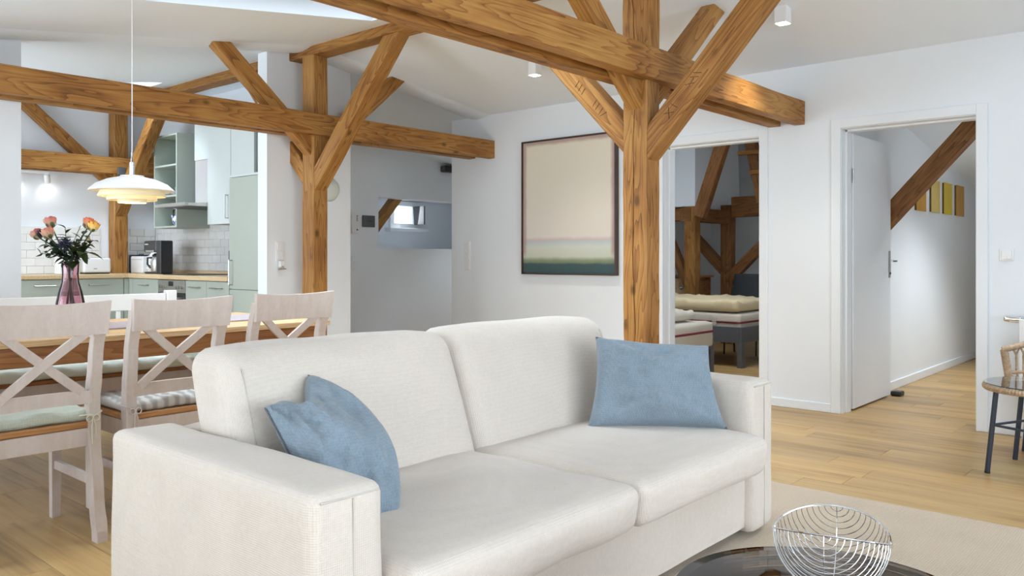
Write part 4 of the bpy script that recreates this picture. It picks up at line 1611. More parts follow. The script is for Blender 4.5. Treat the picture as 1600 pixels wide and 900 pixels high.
# vestibule fittings on its back wall (y = 7.45)
t = thing('intercom', 'slim white intercom handset on the grey vestibule wall', 'intercom', (5.745, 7.45, 1.36))
obj('housing', box(5.700, 5.785, 7.415, 7.451, 1.355, 1.585, 0.008), white_m, t)
for k in range(4):
    obj('slot', box(5.755, 5.775, 7.411, 7.4155, 1.50 + k * 0.018, 1.508 + k * 0.018), grey_m, t)
obj('button', box(5.757, 5.775, 7.410, 7.4155, 1.393, 1.408, 0.002), black_m, t)
t = thing('socket_panel', 'white socket stack low on the vestibule wall below the intercom', 'socket', (5.74, 7.45, 0.95))
obj('plate', box(5.700, 5.775, 7.441, 7.451, 0.95, 1.10, 0.003), white_m, t)
for k in range(2):
    obj('insert', box(5.712, 5.763, 7.437, 7.4415, 0.962 + k * 0.075, 1.014 + k * 0.075, 0.002), trim_m, t)
t = thing('wall_clock', 'small dark square wall clock in the grey vestibule', 'clock', (5.945, 7.45, 1.44))
obj('case', box(5.858, 6.032, 7.425, 7.451, 1.435, 1.568, 0.004), grey_m, t)
bm = bmesh.new()
add_box(bm, 5.905, 5.947, 7.421, 7.4245, 1.498, 1.504)
add_box(bm, 5.943, 5.985, 7.420, 7.4240, 1.499, 1.507)
obj('hand', bm, black_m, t)
t = thing('door_closer', 'small black box mounted high at the end of the vestibule wall', 'wall fitting', (7.24, 7.45, 2.16))
obj('housing', box(7.10, 7.42, 7.37, 7.449, 2.155, 2.235, 0.004), black_m, t)
obj('end_cap', box(7.085, 7.0995, 7.375, 7.449, 2.160, 2.230, 0.003), grey_m, t)
nb = tag(timber('niche_strut', (6.02, 7.86, 1.06), (6.78, 7.86, 1.90), 0.13, 0.10, None, seed=41),
         'slanting timber strut crossing the lit wall niche in the vestibule', 'strut')

# ------------------------------------------------------------------ ceiling spots
glow_m = lamp_mat('spot_glow', (1.0, 0.97, 0.90), 14)
soft_glow_m = lamp_mat('track_glow', (1.0, 0.97, 0.90), 3)


def ceiling_spot(x, y, label, power=26):
    z1 = cz(x)
    t = thing('ceiling_spotlight', label, 'ceiling light', (x, y, z1), group='white cube spotlights')
    s = 0.038
    obj('housing', box(x - s, x + s, y - s, y + s, z1 - 0.095, z1 + 0.012, 0.002), white_m, t)
    obj('lens', box(x - s + 0.006, x + s - 0.006, y - s + 0.006, y + s - 0.006, z1 - 0.0975, z1 - 0.0945), glow_m, t)
    d = bpy.data.lights.new('spot_beam', 'SPOT')
    d.energy = power
    d.spot_size = R(105)
    d.spot_blend = 0.8
    d.color = (1.0, 0.93, 0.82)
    d.shadow_soft_size = 0.04
    o = bpy.data.objects.new('spot_beam', d)
    COL.objects.link(o)
    o.location = (x, y, z1 - 0.11)


ceiling_spot(4.82, 2.06, 'white cube ceiling spotlight above the right end of the near beam')
ceiling_spot(4.88, 4.07, 'white cube ceiling spotlight half behind the near beam, above the painting')
t = thing('smoke_detector', 'small white box on the kitchen ceiling above the middle beam', 'smoke detector', (2.9, 7.30, cz(2.9)))
obj('housing', box(2.855, 2.945, 7.255, 7.345, cz(2.9) - 0.035, cz(2.9) + 0.01, 0.004), white_m, t)
obj('vent', box(2.87, 2.93, 7.27, 7.33, cz(2.9) - 0.039, cz(2.9) - 0.0345, 0.002), grey_m, t)

# kitchen track with two heads
t = thing('track_light', 'white track with two spot heads under the kitchen beam', 'track light', (2.85, 8.80, 1.93))
obj('track', box(2.62, 3.02, 8.70, 8.74, 1.905, 1.930, 0.003), white_m, t)
obj('bracket', box(2.75, 2.81, 8.741, 8.869, 1.908, 1.928, 0.003), white_m, t)
for x in (2.70, 2.99):
    a = V(x, 8.70, 1.90)
    d = V(0.05, 0.10, -0.12).normalized()
    obj('head', tube([a, a + d * 0.02, a + d * 0.095], [0.020, 0.027, 0.028], 20), white_m, t, smooth=40)
    obj('lens', tube([a + d * 0.0945, a + d * 0.0965], 0.023, 20), soft_glow_m, t)
    dl = bpy.data.lights.new('spot_beam', 'SPOT')
    dl.energy = 0.5
    dl.spot_size = R(120)
    dl.spot_blend = 0.9
    dl.color = (1.0, 0.96, 0.90)
    dl.shadow_soft_size = 0.03
    lo = bpy.data.objects.new('spot_beam', dl)
    COL.objects.link(lo)
    lo.location = a + d * 0.115
    lo.rotation_euler = d.to_track_quat('-Z', 'Y').to_euler()

# ------------------------------------------------------------------ kitchen
sage_m = plain('sage_front', (0.43, 0.475, 0.42), 0.45, 0.4, var=0.015)
sage_lit_m = plain('lit_sage_front', (0.66, 0.71, 0.70), 0.40, 0.4, var=0.01)  # bright light on the upper doors put into a paler sage
sage_in_m = plain('sage_inside', (0.42, 0.515, 0.485), 0.5, 0.3, var=0.02)
plinth_m = plain('dark_plinth', (0.055, 0.06, 0.06), 0.6)
butcher_m = timber_mat('beech_worktop', (0.74, 0.57, 0.37), (0.66, 0.49, 0.29), (0.54, 0.38, 0.20), False, 1, 0.35)
tile_m = plain('glazed_white_tile', (0.76, 0.745, 0.72), 0.12, 0.5, var=0.05, scale=3)
grout_m = plain('grout', (0.50, 0.48, 0.46), 0.9)


def bar_handle(parent, p0, p1, out, r=0.005, depth=0.03):
    p0, p1, out = Vector(p0), Vector(p1), Vector(out)
    bm = bmesh.new()
    add_tube(bm, [p0, p0 + out * depth], r, 6)
    add_tube(bm, [p1, p1 + out * depth], r, 6)
    ax = (p1 - p0).normalized()
    add_tube(bm, [p0 + out * depth - ax * r, p1 + out * depth + ax * r], r, 6)
    return obj('handle', bm, steel_m, parent)


KX = 3.58       # front plane of the right run
KY = 8.23       # front plane of the run along the back wall


def base_unit_x(y0, y1, label, drawers, doors=False):
    t = thing('base_cabinet', label, 'kitchen cabinet', (KX + 0.28, (y0 + y1) / 2, 0), group='sage kitchen base cabinets')
    obj('carcass', box(KX + 0.021, 4.148, y0 + 0.001, y1 - 0.001, 0.10, 0.884), sage_in_m, t)
    z = 0.880
    for h in drawers:
        f_ = obj('drawer_front', box(KX, KX + 0.019, y0 + 0.002, y1 - 0.002, z - h + 0.003, z, 0.0015), sage_m, t)
        ym = (y0 + y1) / 2
        bar_handle(f_, (KX, ym - 0.08, z - 0.055), (KX, ym + 0.08, z - 0.055), (-1, 0, 0))
        z -= h
    obj('plinth', box(KX + 0.05, KX + 0.07, y0, y1, 0.0, 0.099), plinth_m, t)


def base_unit_y(x0, x1, label, drawers):
    t = thing('base_cabinet', label, 'kitchen cabinet', ((x0 + x1) / 2, KY + 0.3, 0), group='sage kitchen base cabinets')
    obj('carcass', box(x0 + 0.001, x1 - 0.001, KY + 0.021, 8.868, 0.10, 0.884), sage_in_m, t)
    z = 0.880
    for h in drawers:
        f_ = obj('drawer_front', box(x0 + 0.002, x1 - 0.002, KY, KY + 0.019, z - h + 0.003, z, 0.0015), sage_m, t)
        xm = (x0 + x1) / 2 - 0.01
        bar_handle(f_, (xm - 0.085, KY, z - 0.055), (xm + 0.085, KY, z - 0.055), (0, -1, 0))
        z -= h
    obj('plinth', box(x0, x1, KY + 0.05, KY + 0.07, 0.0, 0.099), plinth_m, t)


base_unit_x(6.325, 6.70, 'sage drawer cabinet in the right run beside the tall fridge', (0.17, 0.30, 0.305))
base_unit_x(6.70, 7.075, 'sage drawer cabinet in the right run next to the oven', (0.17, 0.30, 0.305))
base_unit_x(7.605, 8.15, 'sage drawer cabinet in the right run between oven and corner', (0.17, 0.30, 0.305))
base_unit_y(2.08, 2.58, 'sage drawer cabinet along the back wall, partly hidden by the partition', (0.20, 0.29, 0.285))
base_unit_y(2.58, 3.06, 'sage drawer cabinet along the back wall at the left edge of the opening', (0.20, 0.29, 0.285))
base_unit_y(3.06, 3.53, 'sage drawer cabinet along the back wall left of the corner, behind the vase', (0.20, 0.29, 0.285))
t = thing('corner_panel', 'narrow sage filler panels in the corner of the kitchen base units', 'kitchen cabinet', (3.58, 8.22, 0))
obj('panel', box(3.534, 3.578, KY, KY + 0.019, 0.10, 0.880), sage_m, t)
obj('panel', box(KX, KX + 0.019, 8.152, KY - 0.001, 0.10, 0.880), sage_m, t)
# oven
ov = thing('oven', 'built-in steel oven with knobs and small display under the worktop', 'oven', (3.85, 7.34, 0.1))
obj('body', box(KX + 0.02, 4.14, 7.08, 7.60, 0.102, 0.884), black_m, ov)
ofp = obj('control_panel', box(KX - 0.004, KX + 0.019, 7.079, 7.601, 0.765, 0.880, 0.002), steel_m, ov)
obj('display', box(KX - 0.006, KX - 0.0035, 7.30, 7.39, 0.825, 0.868), black_m, ofp)
for k, yk in enumerate((7.135, 7.18, 7.225, 7.455, 7.50, 7.545)):
    obj('knob', tube([(KX - 0.004, yk, 0.818), (KX - 0.022, yk, 0.818)], 0.015, 14), steel_m, ofp, smooth=40)
od = obj('oven_door', box(KX - 0.003, KX + 0.018, 7.079, 7.601, 0.30, 0.760, 0.002), black_m, ov)
bar_handle(od, (KX - 0.003, 7.13, 0.72), (KX - 0.003, 7.55, 0.72), (-1, 0, 0), 0.008, 0.04)
obj('drawer_front', box(KX, KX + 0.018, 7.079, 7.601, 0.105, 0.296, 0.002), sage_m, ov)
# worktop in L shape
wt = thing('worktop', 'pale beech kitchen worktop running in an L round the corner', 'worktop', (3.6, 8.2, 0.885))
obj('slab', box(KX - 0.02, 4.149, 6.322, KY - 0.022, 0.8855, 0.925, 0.006, 2), butcher_m, wt)
obj('slab', box(2.05, 4.149, KY - 0.020, 8.868, 0.8855, 0.925, 0.006, 2), butcher_m, wt)
obj('upstand', box(4.128, 4.149, 6.325, 8.83, 0.9255, 0.955, 0.003), butcher_m, wt)
t = thing('cooktop', 'black glass hob set in the worktop in front of the hood', 'cooktop', (3.85, 7.34, 0.925))
obj('glass', box(3.63, 4.08, 7.06, 7.62, 0.9253, 0.931, 0.002), black_m, t)
for (x, y, r_) in ((3.74, 7.2, 0.07), (3.97, 7.2, 0.09), (3.74, 7.48, 0.09), (3.97, 7.48, 0.07)):
    obj('ring', lathe([(r_ - 0.003, 0.9311), (r_, 0.9311), (r_, 0.9316), (r_ - 0.003, 0.9316)], (x, y, 0), 32, closed=True), grey_m, t)

# splashback tiles, one by one
TW, TH, TG = 0.150, 0.075, 0.003


def tiles(parent, n_rows, z0, a0, a1, put):
    me = {}
    for r_ in range(n_rows):
        z = z0 + r_ * (TH + TG)
        off = 0.0765 if r_ % 2 else 0.0
        a = a0 - off
        while a < a1:
            s, e = max(a, a0), min(a + TW, a1)
            if e - s > 0.02:
                put(parent, s, e, z)
            a += TW + TG


structure(kit_right)


def put_right(p, s, e, z):
    d = 0.0012 * rng.random()
    bm = box(4.140 - d, 4.1495, s, e, z, z + TH, 0.0015)
    obj('tile', bm, tile_m, p)


def put_back(p, s, e, z):
    d = 0.0012 * rng.random()
    bm = box(s, e, 8.860 - d, 8.8695, z, z + TH, 0.0015)
    obj('tile', bm, tile_m, p)


tiles(kit_right, 6, 0.957, 6.33, 8.855, put_right)
tiles(kit_back, 6, 0.928, 1.95, 3.56, put_back)
tiles(kit_back, 6, 0.928, 3.79, 4.137, put_back)

# tall fridge housing
fr_ = thing('fridge', 'tall sage fridge cabinet with bar handles at the end of the kitchen run', 'fridge', (3.86, 6.07, 0))
obj('carcass', box(KX + 0.021, 4.148, 5.832, 6.320, 0.10, 1.775), sage_in_m, fr_)
du = obj('door', box(KX, KX + 0.020, 5.834, 6.318, 0.826, 1.752, 0.0015), sage_m, fr_)
bar_handle(du, (KX, 6.275, 0.86), (KX, 6.275, 1.065), (-1, 0, 0))
dl_ = obj('door', box(KX, KX + 0.020, 5.834, 6.318, 0.10, 0.820, 0.0015), sage_m, fr_)
bar_handle(dl_, (KX, 6.275, 0.55), (KX, 6.275, 0.775), (-1, 0, 0))
obj('top_panel', box(KX, KX + 0.020, 5.834, 6.318, 1.757, 1.775, 0.001), sage_lit_m, fr_)
obj('plinth', box(KX + 0.05, KX + 0.07, 5.832, 6.320, 0.0, 0.099), plinth_m, fr_)
# upper units on the right wall, fronts at x = 3.80
UX = 3.80


def upper_unit(y0, y1, z0, z1, label, hy):
    t = thing('upper_cabinet', label, 'kitchen cabinet', (3.97, (y0 + y1) / 2, z0), group='brightly lit upper kitchen cabinets')
    obj('carcass', box(UX + 0.020, 4.148, y0 + 0.001, y1 - 0.001, z0, z1), sage_in_m, t)
    d = obj('door', box(UX, UX + 0.019, y0 + 0.002, y1 - 0.002, z0, z1, 0.0015), sage_lit_m, t)
    bar_handle(d, (UX, hy, z0 + 0.05), (UX, hy, z0 + 0.255), (-1, 0, 0))


upper_unit(6.685, 7.095, 1.39, 2.36, 'brightly lit sage tall wall cabinet directly right of the extractor hood', 6.73)
upper_unit(6.30, 6.683, 1.39, 2.36, 'brightly lit sage tall wall cabinet next to the fridge, second from the hood', 6.64)
# open shelf unit
sh = thing('open_shelf', 'open sage wall shelf with three compartments left of the hood', 'shelf', (3.97, 7.92, 1.38))
SY0, SY1 = 7.685, 8.165
obj('side_panel', box(UX, 4.148, SY0, SY0 + 0.018, 1.38, 2.30, 0.001), sage_m, sh)
obj('side_panel', box(UX, 4.148, SY1 - 0.018, SY1, 1.38, 2.30, 0.001), sage_m, sh)
obj('back_panel', box(4.130, 4.148, SY0 + 0.018, SY1 - 0.018, 1.38, 2.30), sage_in_m, sh)
for z in (1.38, 1.682, 1.984, 2.282):
    obj('shelf_board', box(UX + 0.001, 4.130, SY0 + 0.018, SY1 - 0.018, z, z + 0.018, 0.001), sage_m, sh)
# extractor hood
hood_m = plain('hood_steel', (0.66, 0.645, 0.64), 0.35, 0.5, 0.35, 0.03)
hd = thing('extractor_hood', 'slim steel extractor hood with tall pale chimney over the hob', 'extractor hood', (3.95, 7.39, 1.55))
obj('chimney', box(3.905, 4.148, 7.255, 7.525, 1.598, 2.40, 0.003), hood_m, hd)
obj('sleeve', box(3.90, 4.148, 7.250, 7.530, 2.02, 2.41, 0.002), sage_lit_m, hd)
obj('canopy', prism([(3.62, 1.560), (4.148, 1.560), (4.148, 1.600), (3.90, 1.600), (3.62, 1.585)], 'y', 7.10, 7.68), hood_m, hd)
obj('pull_out', box(3.585, 3.6195, 7.10, 7.68, 1.558, 1.590, 0.002), steel_m, hd)
obj('filter', box(3.66, 4.12, 7.13, 7.65, 1.556, 1.5598), grey_m, hd)
# things on the shelf
bowl_m = plain('glazed_blue_bowl', (0.38, 0.47, 0.50), 0.2, 0.5, var=0.05)


def bowl_at(x, y, z, r_, h, label, mat):
    o = obj('bowl', lathe([(0, 0), (r_ * 0.45, 0), (r_ * 0.8, h * 0.4), (r_, h), (r_ - 0.004, h), (r_ * 0.77, h * 0.45), (r_ * 0.42, 0.006), (0, 0.006)], (x, y, z), 28), mat, smooth=50)
    tag(o, label, 'bowl')


bowl_at(3.93, 7.80, 1.701, 0.085, 0.075, 'pale blue bowl on the middle compartment of the open shelf', bowl_m)
bowl_at(4.00, 7.98, 1.701, 0.105, 0.055, 'wide shallow pale dish behind the pendant on the open shelf', bowl_m)
bowl_at(3.93, 7.80, 1.778, 0.070, 0.06, 'smaller blue bowl stacked on the pale blue bowl', bowl_m)
jar_m = thin_glass('jar_glass', (0.72, 0.72, 0.72), 0.1)
t = thing('storage_jar', 'glass storage jar with steel lid in the lowest shelf compartment', 'jar', (3.90, 7.86, 1.398))
obj('glass', lathe([(0, 0.001), (0.048, 0.001), (0.05, 0.01), (0.05, 0.15), (0.042, 0.165), (0.038, 0.165), (0.046, 0.148), (0.046, 0.012), (0, 0.006)], (3.90, 7.86, 1.398), 24), jar_m, t, smooth=50)
obj('lid', lathe([(0, 0.166), (0.044, 0.166), (0.046, 0.172), (0.046, 0.195), (0, 0.198)], (3.90, 7.86, 1.398), 24), steel_m, t, smooth=50)
m, nt, b = base_mat('blue_white_porcelain', (0.8, 0.8, 0.82), 0.2, 0.5)
nn = tex_noise(nt, coords(nt, (30, 30, 30)), 1.0, 3, 0.6, 1.0)
L(nt, ramp(nt, nn, [(0.50, (0.80, 0.81, 0.83)), (0.54, (0.05, 0.09, 0.35)), (0.62, (0.06, 0.10, 0.40))]), b.inputs['Base Color'])
o = obj('teapot', lathe([(0, 0.001), (0.035, 0.001), (0.058, 0.03), (0.062, 0.06), (0.05, 0.095), (0.025, 0.11), (0.02, 0.118), (0.012, 0.135), (0, 0.138)], (3.865, 7.77, 1.398), 28), m, smooth=50)
t = thing('teapot', 'blue and white patterned porcelain pot in the lowest shelf compartment', 'pot', (3.865, 7.77, 1.398))
o.name = 'body'
o.parent = t
o.matrix_parent_inverse = WORLD[t.name].inverted()
obj('spout', tube([(3.85, 7.82, 1.44), (3.845, 7.85, 1.47), (3.84, 7.87, 1.505)], [0.014, 0.010, 0.007], 10), m, t, smooth=50)

# worktop things
cm = thing('coffee_maker', 'black filter coffee maker with steel jug on the worktop corner', 'coffee maker', (3.84, 8.03, 0.925))
obj('base', box(3.74, 3.87, 7.99, 8.245, 0.9255, 0.945, 0.006), black_m, cm)
obj('tower', box(3.74, 3.87, 7.90, 7.9895, 0.9255, 1.255, 0.008), black_m, cm)
obj('brew_head', box(3.735, 3.865, 7.9905, 8.243, 1.140, 1.255, 0.010), black_m, cm)
obj('trim_strip', box(3.731, 3.7355, 8.03, 8.20, 1.142, 1.160, 0.001), steel_m, cm)
obj('nameplate', box(3.7325, 3.7355, 8.15, 8.215, 1.215, 1.224), white_m, cm)
jg = obj('jug', lathe([(0, 0.0), (0.056, 0.0), (0.060, 0.01), (0.060, 0.10), (0.048, 0.14), (0.042, 0.15), (0, 0.15)], (3.802, 8.095, 0.9455), 28), steel_m, cm, smooth=40)
obj('lid', lathe([(0, 0.1505), (0.046, 0.1505), (0.048, 0.165), (0.03, 0.182), (0, 0.184)], (3.802, 8.095, 0.9455), 24), black_m, jg, smooth=40)
obj('handle', tube([(3.770, 8.14, 1.085), (3.748, 8.19, 1.085), (3.748, 8.195, 1.02), (3.762, 8.155, 0.985)], 0.010, 8), black_m, jg, smooth=60)
kt = thing('kettle', 'white electric kettle half hidden behind the coffee maker', 'kettle', (3.92, 8.33, 0.925))
obj('body', lathe([(0, 0.0005), (0.072, 0.0005), (0.078, 0.02), (0.074, 0.12), (0.060, 0.19), (0.040, 0.215), (0, 0.225)], (3.90, 8.335, 0.925), 32), white_m, kt, smooth=60)
obj('dial', lathe([(0, 0), (0.016, 0), (0.013, 0.006), (0, 0.006)], sides=18), chrome_m, kt, Matrix.Translation((3.828, 8.325, 1.01)) @ Matrix.Rotation(R(-90), 4, 'Y'))
obj('handle', tube([(3.86, 8.40, 1.10), (3.84, 8.44, 1.08), (3.84, 8.44, 0.99), (3.86, 8.405, 0.97)], 0.010, 8), white_m, kt, smooth=60)
t = thing('bread_box', 'plain white box standing on the worktop beside the kitchen post', 'box', (3.92, 8.55, 0.925))
obj('body', box(3.80, 4.05, 8.42, 8.70, 0.9257, 1.10, 0.012, 2), white_m, t)
obj('lid_seam', box(3.7985, 3.8005, 8.43, 8.69, 1.065, 1.067), grey_m, t)
t = thing('cutting_board', 'narrow black board standing upright beside the white box', 'cutting board', (3.93, 8.73, 0.925))
obj('board', box(3.80, 4.05, 8.712, 8.735, 0.9257, 1.115, 0.003), black_m, t)
obj('grip', box(3.90, 3.95, 8.715, 8.732, 1.1155, 1.128, 0.002), grey_m, t)
t = thing('toaster', 'long white toaster on the back worktop behind the flowers', 'toaster', (3.36, 8.50, 0.925))
obj('body', box(3.235, 3.495, 8.44, 8.58, 0.938, 1.085, 0.018, 3), white_m, t)
obj('foot', box(3.245, 3.485, 8.45, 8.57, 0.9257, 0.9375, 0.003), black_m, t)
obj('slot', box(3.27, 3.46, 8.495, 8.522, 1.084, 1.087), black_m, t)
obj('lever', box(3.495, 3.507, 8.50, 8.52, 1.01, 1.025, 0.002), grey_m, t)
obj('badge', box(3.33, 3.36, 8.438, 8.4405, 0.975, 0.980), grey_m, t)
t = thing('canister', 'white square storage canister left of the toaster on the worktop', 'canister', (3.09, 8.52, 0.925))
obj('body', box(3.02, 3.155, 8.45, 8.585, 0.9257, 1.075, 0.008, 2), white_m, t)
obj('lid', box(3.018, 3.157, 8.448, 8.587, 1.0755, 1.098, 0.005), white_m, t)
t = thing('tablet', 'slim dark tablet leaning on the fridge at the end of the worktop', 'tablet', (3.66, 6.345, 0.925))
tb = box(3.585, 3.76, 6.328, 6.345, 0.9257, 1.145, 0.003)
obj('body', tb, grey_m, t)
obj('stand', box(3.60, 3.74, 6.346, 6.385, 0.9257, 0.96, 0.004), steel_m, t)

# ------------------------------------------------------------------ hall behind the right door
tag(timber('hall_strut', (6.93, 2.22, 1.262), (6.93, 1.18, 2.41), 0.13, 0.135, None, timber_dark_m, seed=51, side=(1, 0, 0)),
    'slanting timber strut crossing the hall behind the open white door', 'strut')
amber_m = timber_mat('amber_board', (0.62, 0.36, 0.07), (0.52, 0.27, 0.045), (0.42, 0.19, 0.03), False, 2, 0.5)
straw_m = timber_mat('straw_board', (0.78, 0.60, 0.22), (0.70, 0.52, 0.17), (0.60, 0.42, 0.12), False, 2, 0.5)
yel_m = plain('yellow_board', (0.72, 0.52, 0.035), 0.5, var=0.06)
edge_m = plain('board_edge', (0.16, 0.09, 0.03), 0.7, var=0.1)
for (x0, x1, z0, z1, mm, lab) in ((7.765, 8.055, 1.503, 1.80, amber_m, 'amber wood panel on the hall wall, partly behind the strut'),
                                  (8.235, 8.520, 1.508, 1.808, straw_m, 'straw-coloured wood panel on the hall wall, second from the strut'),
                                  (8.675, 8.960, 1.508, 1.813, yel_m, 'bright yellow panel on the hall wall between straw and orange ones'),
                                  (9.135, 9.440, 1.508, 1.818, amber_m, 'amber wood panel on the hall wall, farthest from the strut')):
    t = thing('wall_panel', lab, 'wall art', ((x0 + x1) / 2, 2.11, z0), group='coloured wood panels in the hall')
    obj('face', box(x0, x1, 2.098, 2.104, z0, z1, 0.001), mm, t)
    obj('block', box(x0 + 0.004, x1 - 0.004, 2.1042, 2.1195, z0 + 0.004, z1 - 0.004), edge_m, t)

# ------------------------------------------------------------------ bedroom
bulk = structure(obj('wall_bulkhead', box(8.60, 8.95, 4.735, 5.8, 1.69, 2.72), wall_m))
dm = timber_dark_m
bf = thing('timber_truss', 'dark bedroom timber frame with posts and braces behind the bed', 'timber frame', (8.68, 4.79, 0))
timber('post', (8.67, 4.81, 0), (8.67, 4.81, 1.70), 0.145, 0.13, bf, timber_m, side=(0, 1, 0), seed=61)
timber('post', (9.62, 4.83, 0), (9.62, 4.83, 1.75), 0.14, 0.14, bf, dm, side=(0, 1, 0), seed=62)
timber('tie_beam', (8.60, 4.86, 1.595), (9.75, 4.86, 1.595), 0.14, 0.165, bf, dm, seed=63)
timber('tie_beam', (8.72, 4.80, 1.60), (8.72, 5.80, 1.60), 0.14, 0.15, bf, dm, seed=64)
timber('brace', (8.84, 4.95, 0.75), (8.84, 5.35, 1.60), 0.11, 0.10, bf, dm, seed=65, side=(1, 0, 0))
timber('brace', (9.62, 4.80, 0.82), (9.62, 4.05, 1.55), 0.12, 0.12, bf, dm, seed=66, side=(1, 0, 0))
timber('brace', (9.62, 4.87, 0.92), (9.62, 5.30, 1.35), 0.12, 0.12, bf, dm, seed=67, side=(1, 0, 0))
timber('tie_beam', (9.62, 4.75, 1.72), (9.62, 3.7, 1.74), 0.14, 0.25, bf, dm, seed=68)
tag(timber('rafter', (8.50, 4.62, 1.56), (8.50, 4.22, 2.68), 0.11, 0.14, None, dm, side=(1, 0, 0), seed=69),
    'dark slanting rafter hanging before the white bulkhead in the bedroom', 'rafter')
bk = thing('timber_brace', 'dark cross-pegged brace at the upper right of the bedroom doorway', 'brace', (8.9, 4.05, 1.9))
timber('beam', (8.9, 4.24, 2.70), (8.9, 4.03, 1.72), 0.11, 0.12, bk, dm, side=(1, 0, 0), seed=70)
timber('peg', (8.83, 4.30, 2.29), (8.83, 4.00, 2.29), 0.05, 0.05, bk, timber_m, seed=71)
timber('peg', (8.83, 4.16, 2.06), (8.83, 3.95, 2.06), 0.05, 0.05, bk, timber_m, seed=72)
# sloped white wall panel over the beam
structure(obj('wall_slope', prism([(4.95, 1.70), (4.98, 2.72), (5.8, 2.72), (5.8, 1.70)], 'x', 8.951, 10.2), wall_m))
bed_m = plain('grey_bed_frame', (0.105, 0.108, 0.118), 0.5, 0.4, var=0.05)
sheet_m = fabric_mat('cream_sheet', (0.60, 0.55, 0.46), 700, 0.3, 0.05, fold=1.0)
duvet_m = fabric_mat('ivory_duvet', (0.70, 0.58, 0.36), 700, 0.3, 0.05, fold=2.0, fold_scale=5)
redpipe_m = plain('dark_red_piping', (0.16, 0.012, 0.02), 0.8)


def bed(x0, x1, y0, y1, label, zt=0.40, stripe='y'):
    t = thing('bed', label, 'bed', ((x0 + x1) / 2, (y0 + y1) / 2, 0), group='grey bed frames')
    obj('foot_board', box(x0, x1, y0, y0 + 0.03, 0.245, zt, 0.003), bed_m, t)
    obj('side_rail', box(x0, x0 + 0.03, y0 + 0.031, y1, 0.245, zt, 0.003), bed_m, t)
    obj('side_rail', box(x1 - 0.03, x1, y0 + 0.031, y1, 0.245, zt, 0.003), bed_m, t)
    for x in (x0, x1 - 0.07):
        obj('leg', box(x, x + 0.07, y1 - 0.07, y1, 0, 0.244, 0.002), bed_m, t)
    obj('slat_base', box(x0 + 0.031, x1 - 0.031, y0 + 0.031, y1, zt - 0.12, zt - 0.10), edge_m, t)
    # legs in the frame plane so the bed shows its feet
    obj('leg', box(x0, x0 + 0.07, y0, y0 + 0.05, 0.0, 0.244), bed_m, t)
    obj('leg', box(x1 - 0.07, x1, y0, y0 + 0.05, 0.0, 0.244), bed_m, t)
    return t


bed(7.50, 8.45, 3.62, 5.72, 'grey bed standing across the back of the bedroom, with large ivory duvet', 0.40)
bed(5.98, 6.93, 3.62, 5.70, 'grey bed nearest the bedroom door, with folded cover', 0.365)


def mattress(x0, x1, y0, y1, z0, z1, label, side):
    t = thing('mattress', label, 'mattress', ((x0 + x1) / 2, (y0 + y1) / 2, z0), group='mattresses with red piping')
    obj('body', soft_block(x0, x1, y0, y1, z0, z1, 0.03, (16, 24, 6), (0, 0, 0.006), 0.006, 5, x0), sheet_m, t, smooth=70)
    zp = z0 + (z1 - z0) * 0.62
    pts = [(x0 - 0.003, y1 - 0.05, zp), (x0 - 0.004, (y0 + y1) / 2, zp), (x0 - 0.003, y0 + 0.03, zp), (x0 + 0.02, y0 - 0.002, zp), ((x0 + x1) / 2, y0 - 0.004, zp), (x1 - 0.03, y0 - 0.003, zp)]
    obj('piping', tube(pts, 0.010, 6), redpipe_m, t)
    for q in ((x0 - 0.009, y0 + 0.25), (x0 - 0.009, y0 + 0.9)):
        obj('handle_loop', box(q[0] - 0.003, q[0] + 0.006, q[1], q[1] + 0.05, zp - 0.035, zp + 0.05, 0.002), sheet_m, t)


mattress(7.535, 8.415, 3.655, 5.70, 0.30, 0.530, 'cream mattress with red piping on the far grey bed', 'x')
mattress(6.015, 6.895, 3.60, 5.68, 0.268, 0.500, 'cream mattress with red piping on the grey bed by the door', 'y')


def duvet(x0, x1, y0, y1, z0, z1, label, seed, mat):
    def f(p):
        t_ = (p.z - z0) / (z1 - z0)
        w = 0.030 * noise.noise(V(p.x * 5, p.y * 7, seed)) + 0.024 * noise.noise(V(p.x * 13, p.y * 13, seed + 4))
        ex = 0.012 * noise.noise(V(p.y * 9, p.z * 9, seed + 8))
        return V(p.x + ex, p.y + ex, p.z + w * max(0, t_))
    tag(obj('duvet', soft_block(x0, x1, y0, y1, z0, z1, 0.045, (26, 40, 8), (0, 0, 0.012), 0.004, 7, seed, f), mat, smooth=80), label, 'duvet')


duvet(7.53, 8.35, 3.68, 5.66, 0.545, 0.66, 'long ivory duvet heaped on the far bed', 2, duvet_m)
duvet(6.05, 6.75, 3.70, 4.60, 0.518, 0.60, 'folded cream cover on the bed by the door', 6, sheet_m)
dr = thing('dresser', 'low wooden dresser with two pale drawers behind the far bed', 'dresser', (9.0, 5.3, 0))
obj('carcass', box(8.98, 9.40, 4.955, 5.66, 0.05, 0.84, 0.003), timber_dark_m, dr)
obj('top', box(8.95, 9.42, 4.92, 5.68, 0.841, 0.865, 0.003), pine_m, dr)
for z in (0.58, 0.32, 0.06):
    d_ = obj('drawer', box(8.960, 8.979, 4.97, 5.28, z, z + 0.25, 0.003), pine_top_m, dr)
    obj('knob', lathe([(0, 0), (0.014, 0), (0.017, 0.012), (0, 0.018)], sides=12), steel_m, d_, Matrix.Translation((8.960, 5.12, z + 0.13)) @ Matrix.Rotation(R(-90), 4, 'Y'))
obj('side_door', box(8.960, 8.979, 5.29, 5.65, 0.06, 0.83, 0.003), timber_dark_m, dr)
chm = plain('dark_chair_shell', (0.022, 0.026, 0.030), 0.6, var=0.1)
bc = thing('desk_chair', 'dark grey shell chair standing behind the far bed', 'chair', (8.75, 4.15, 0))


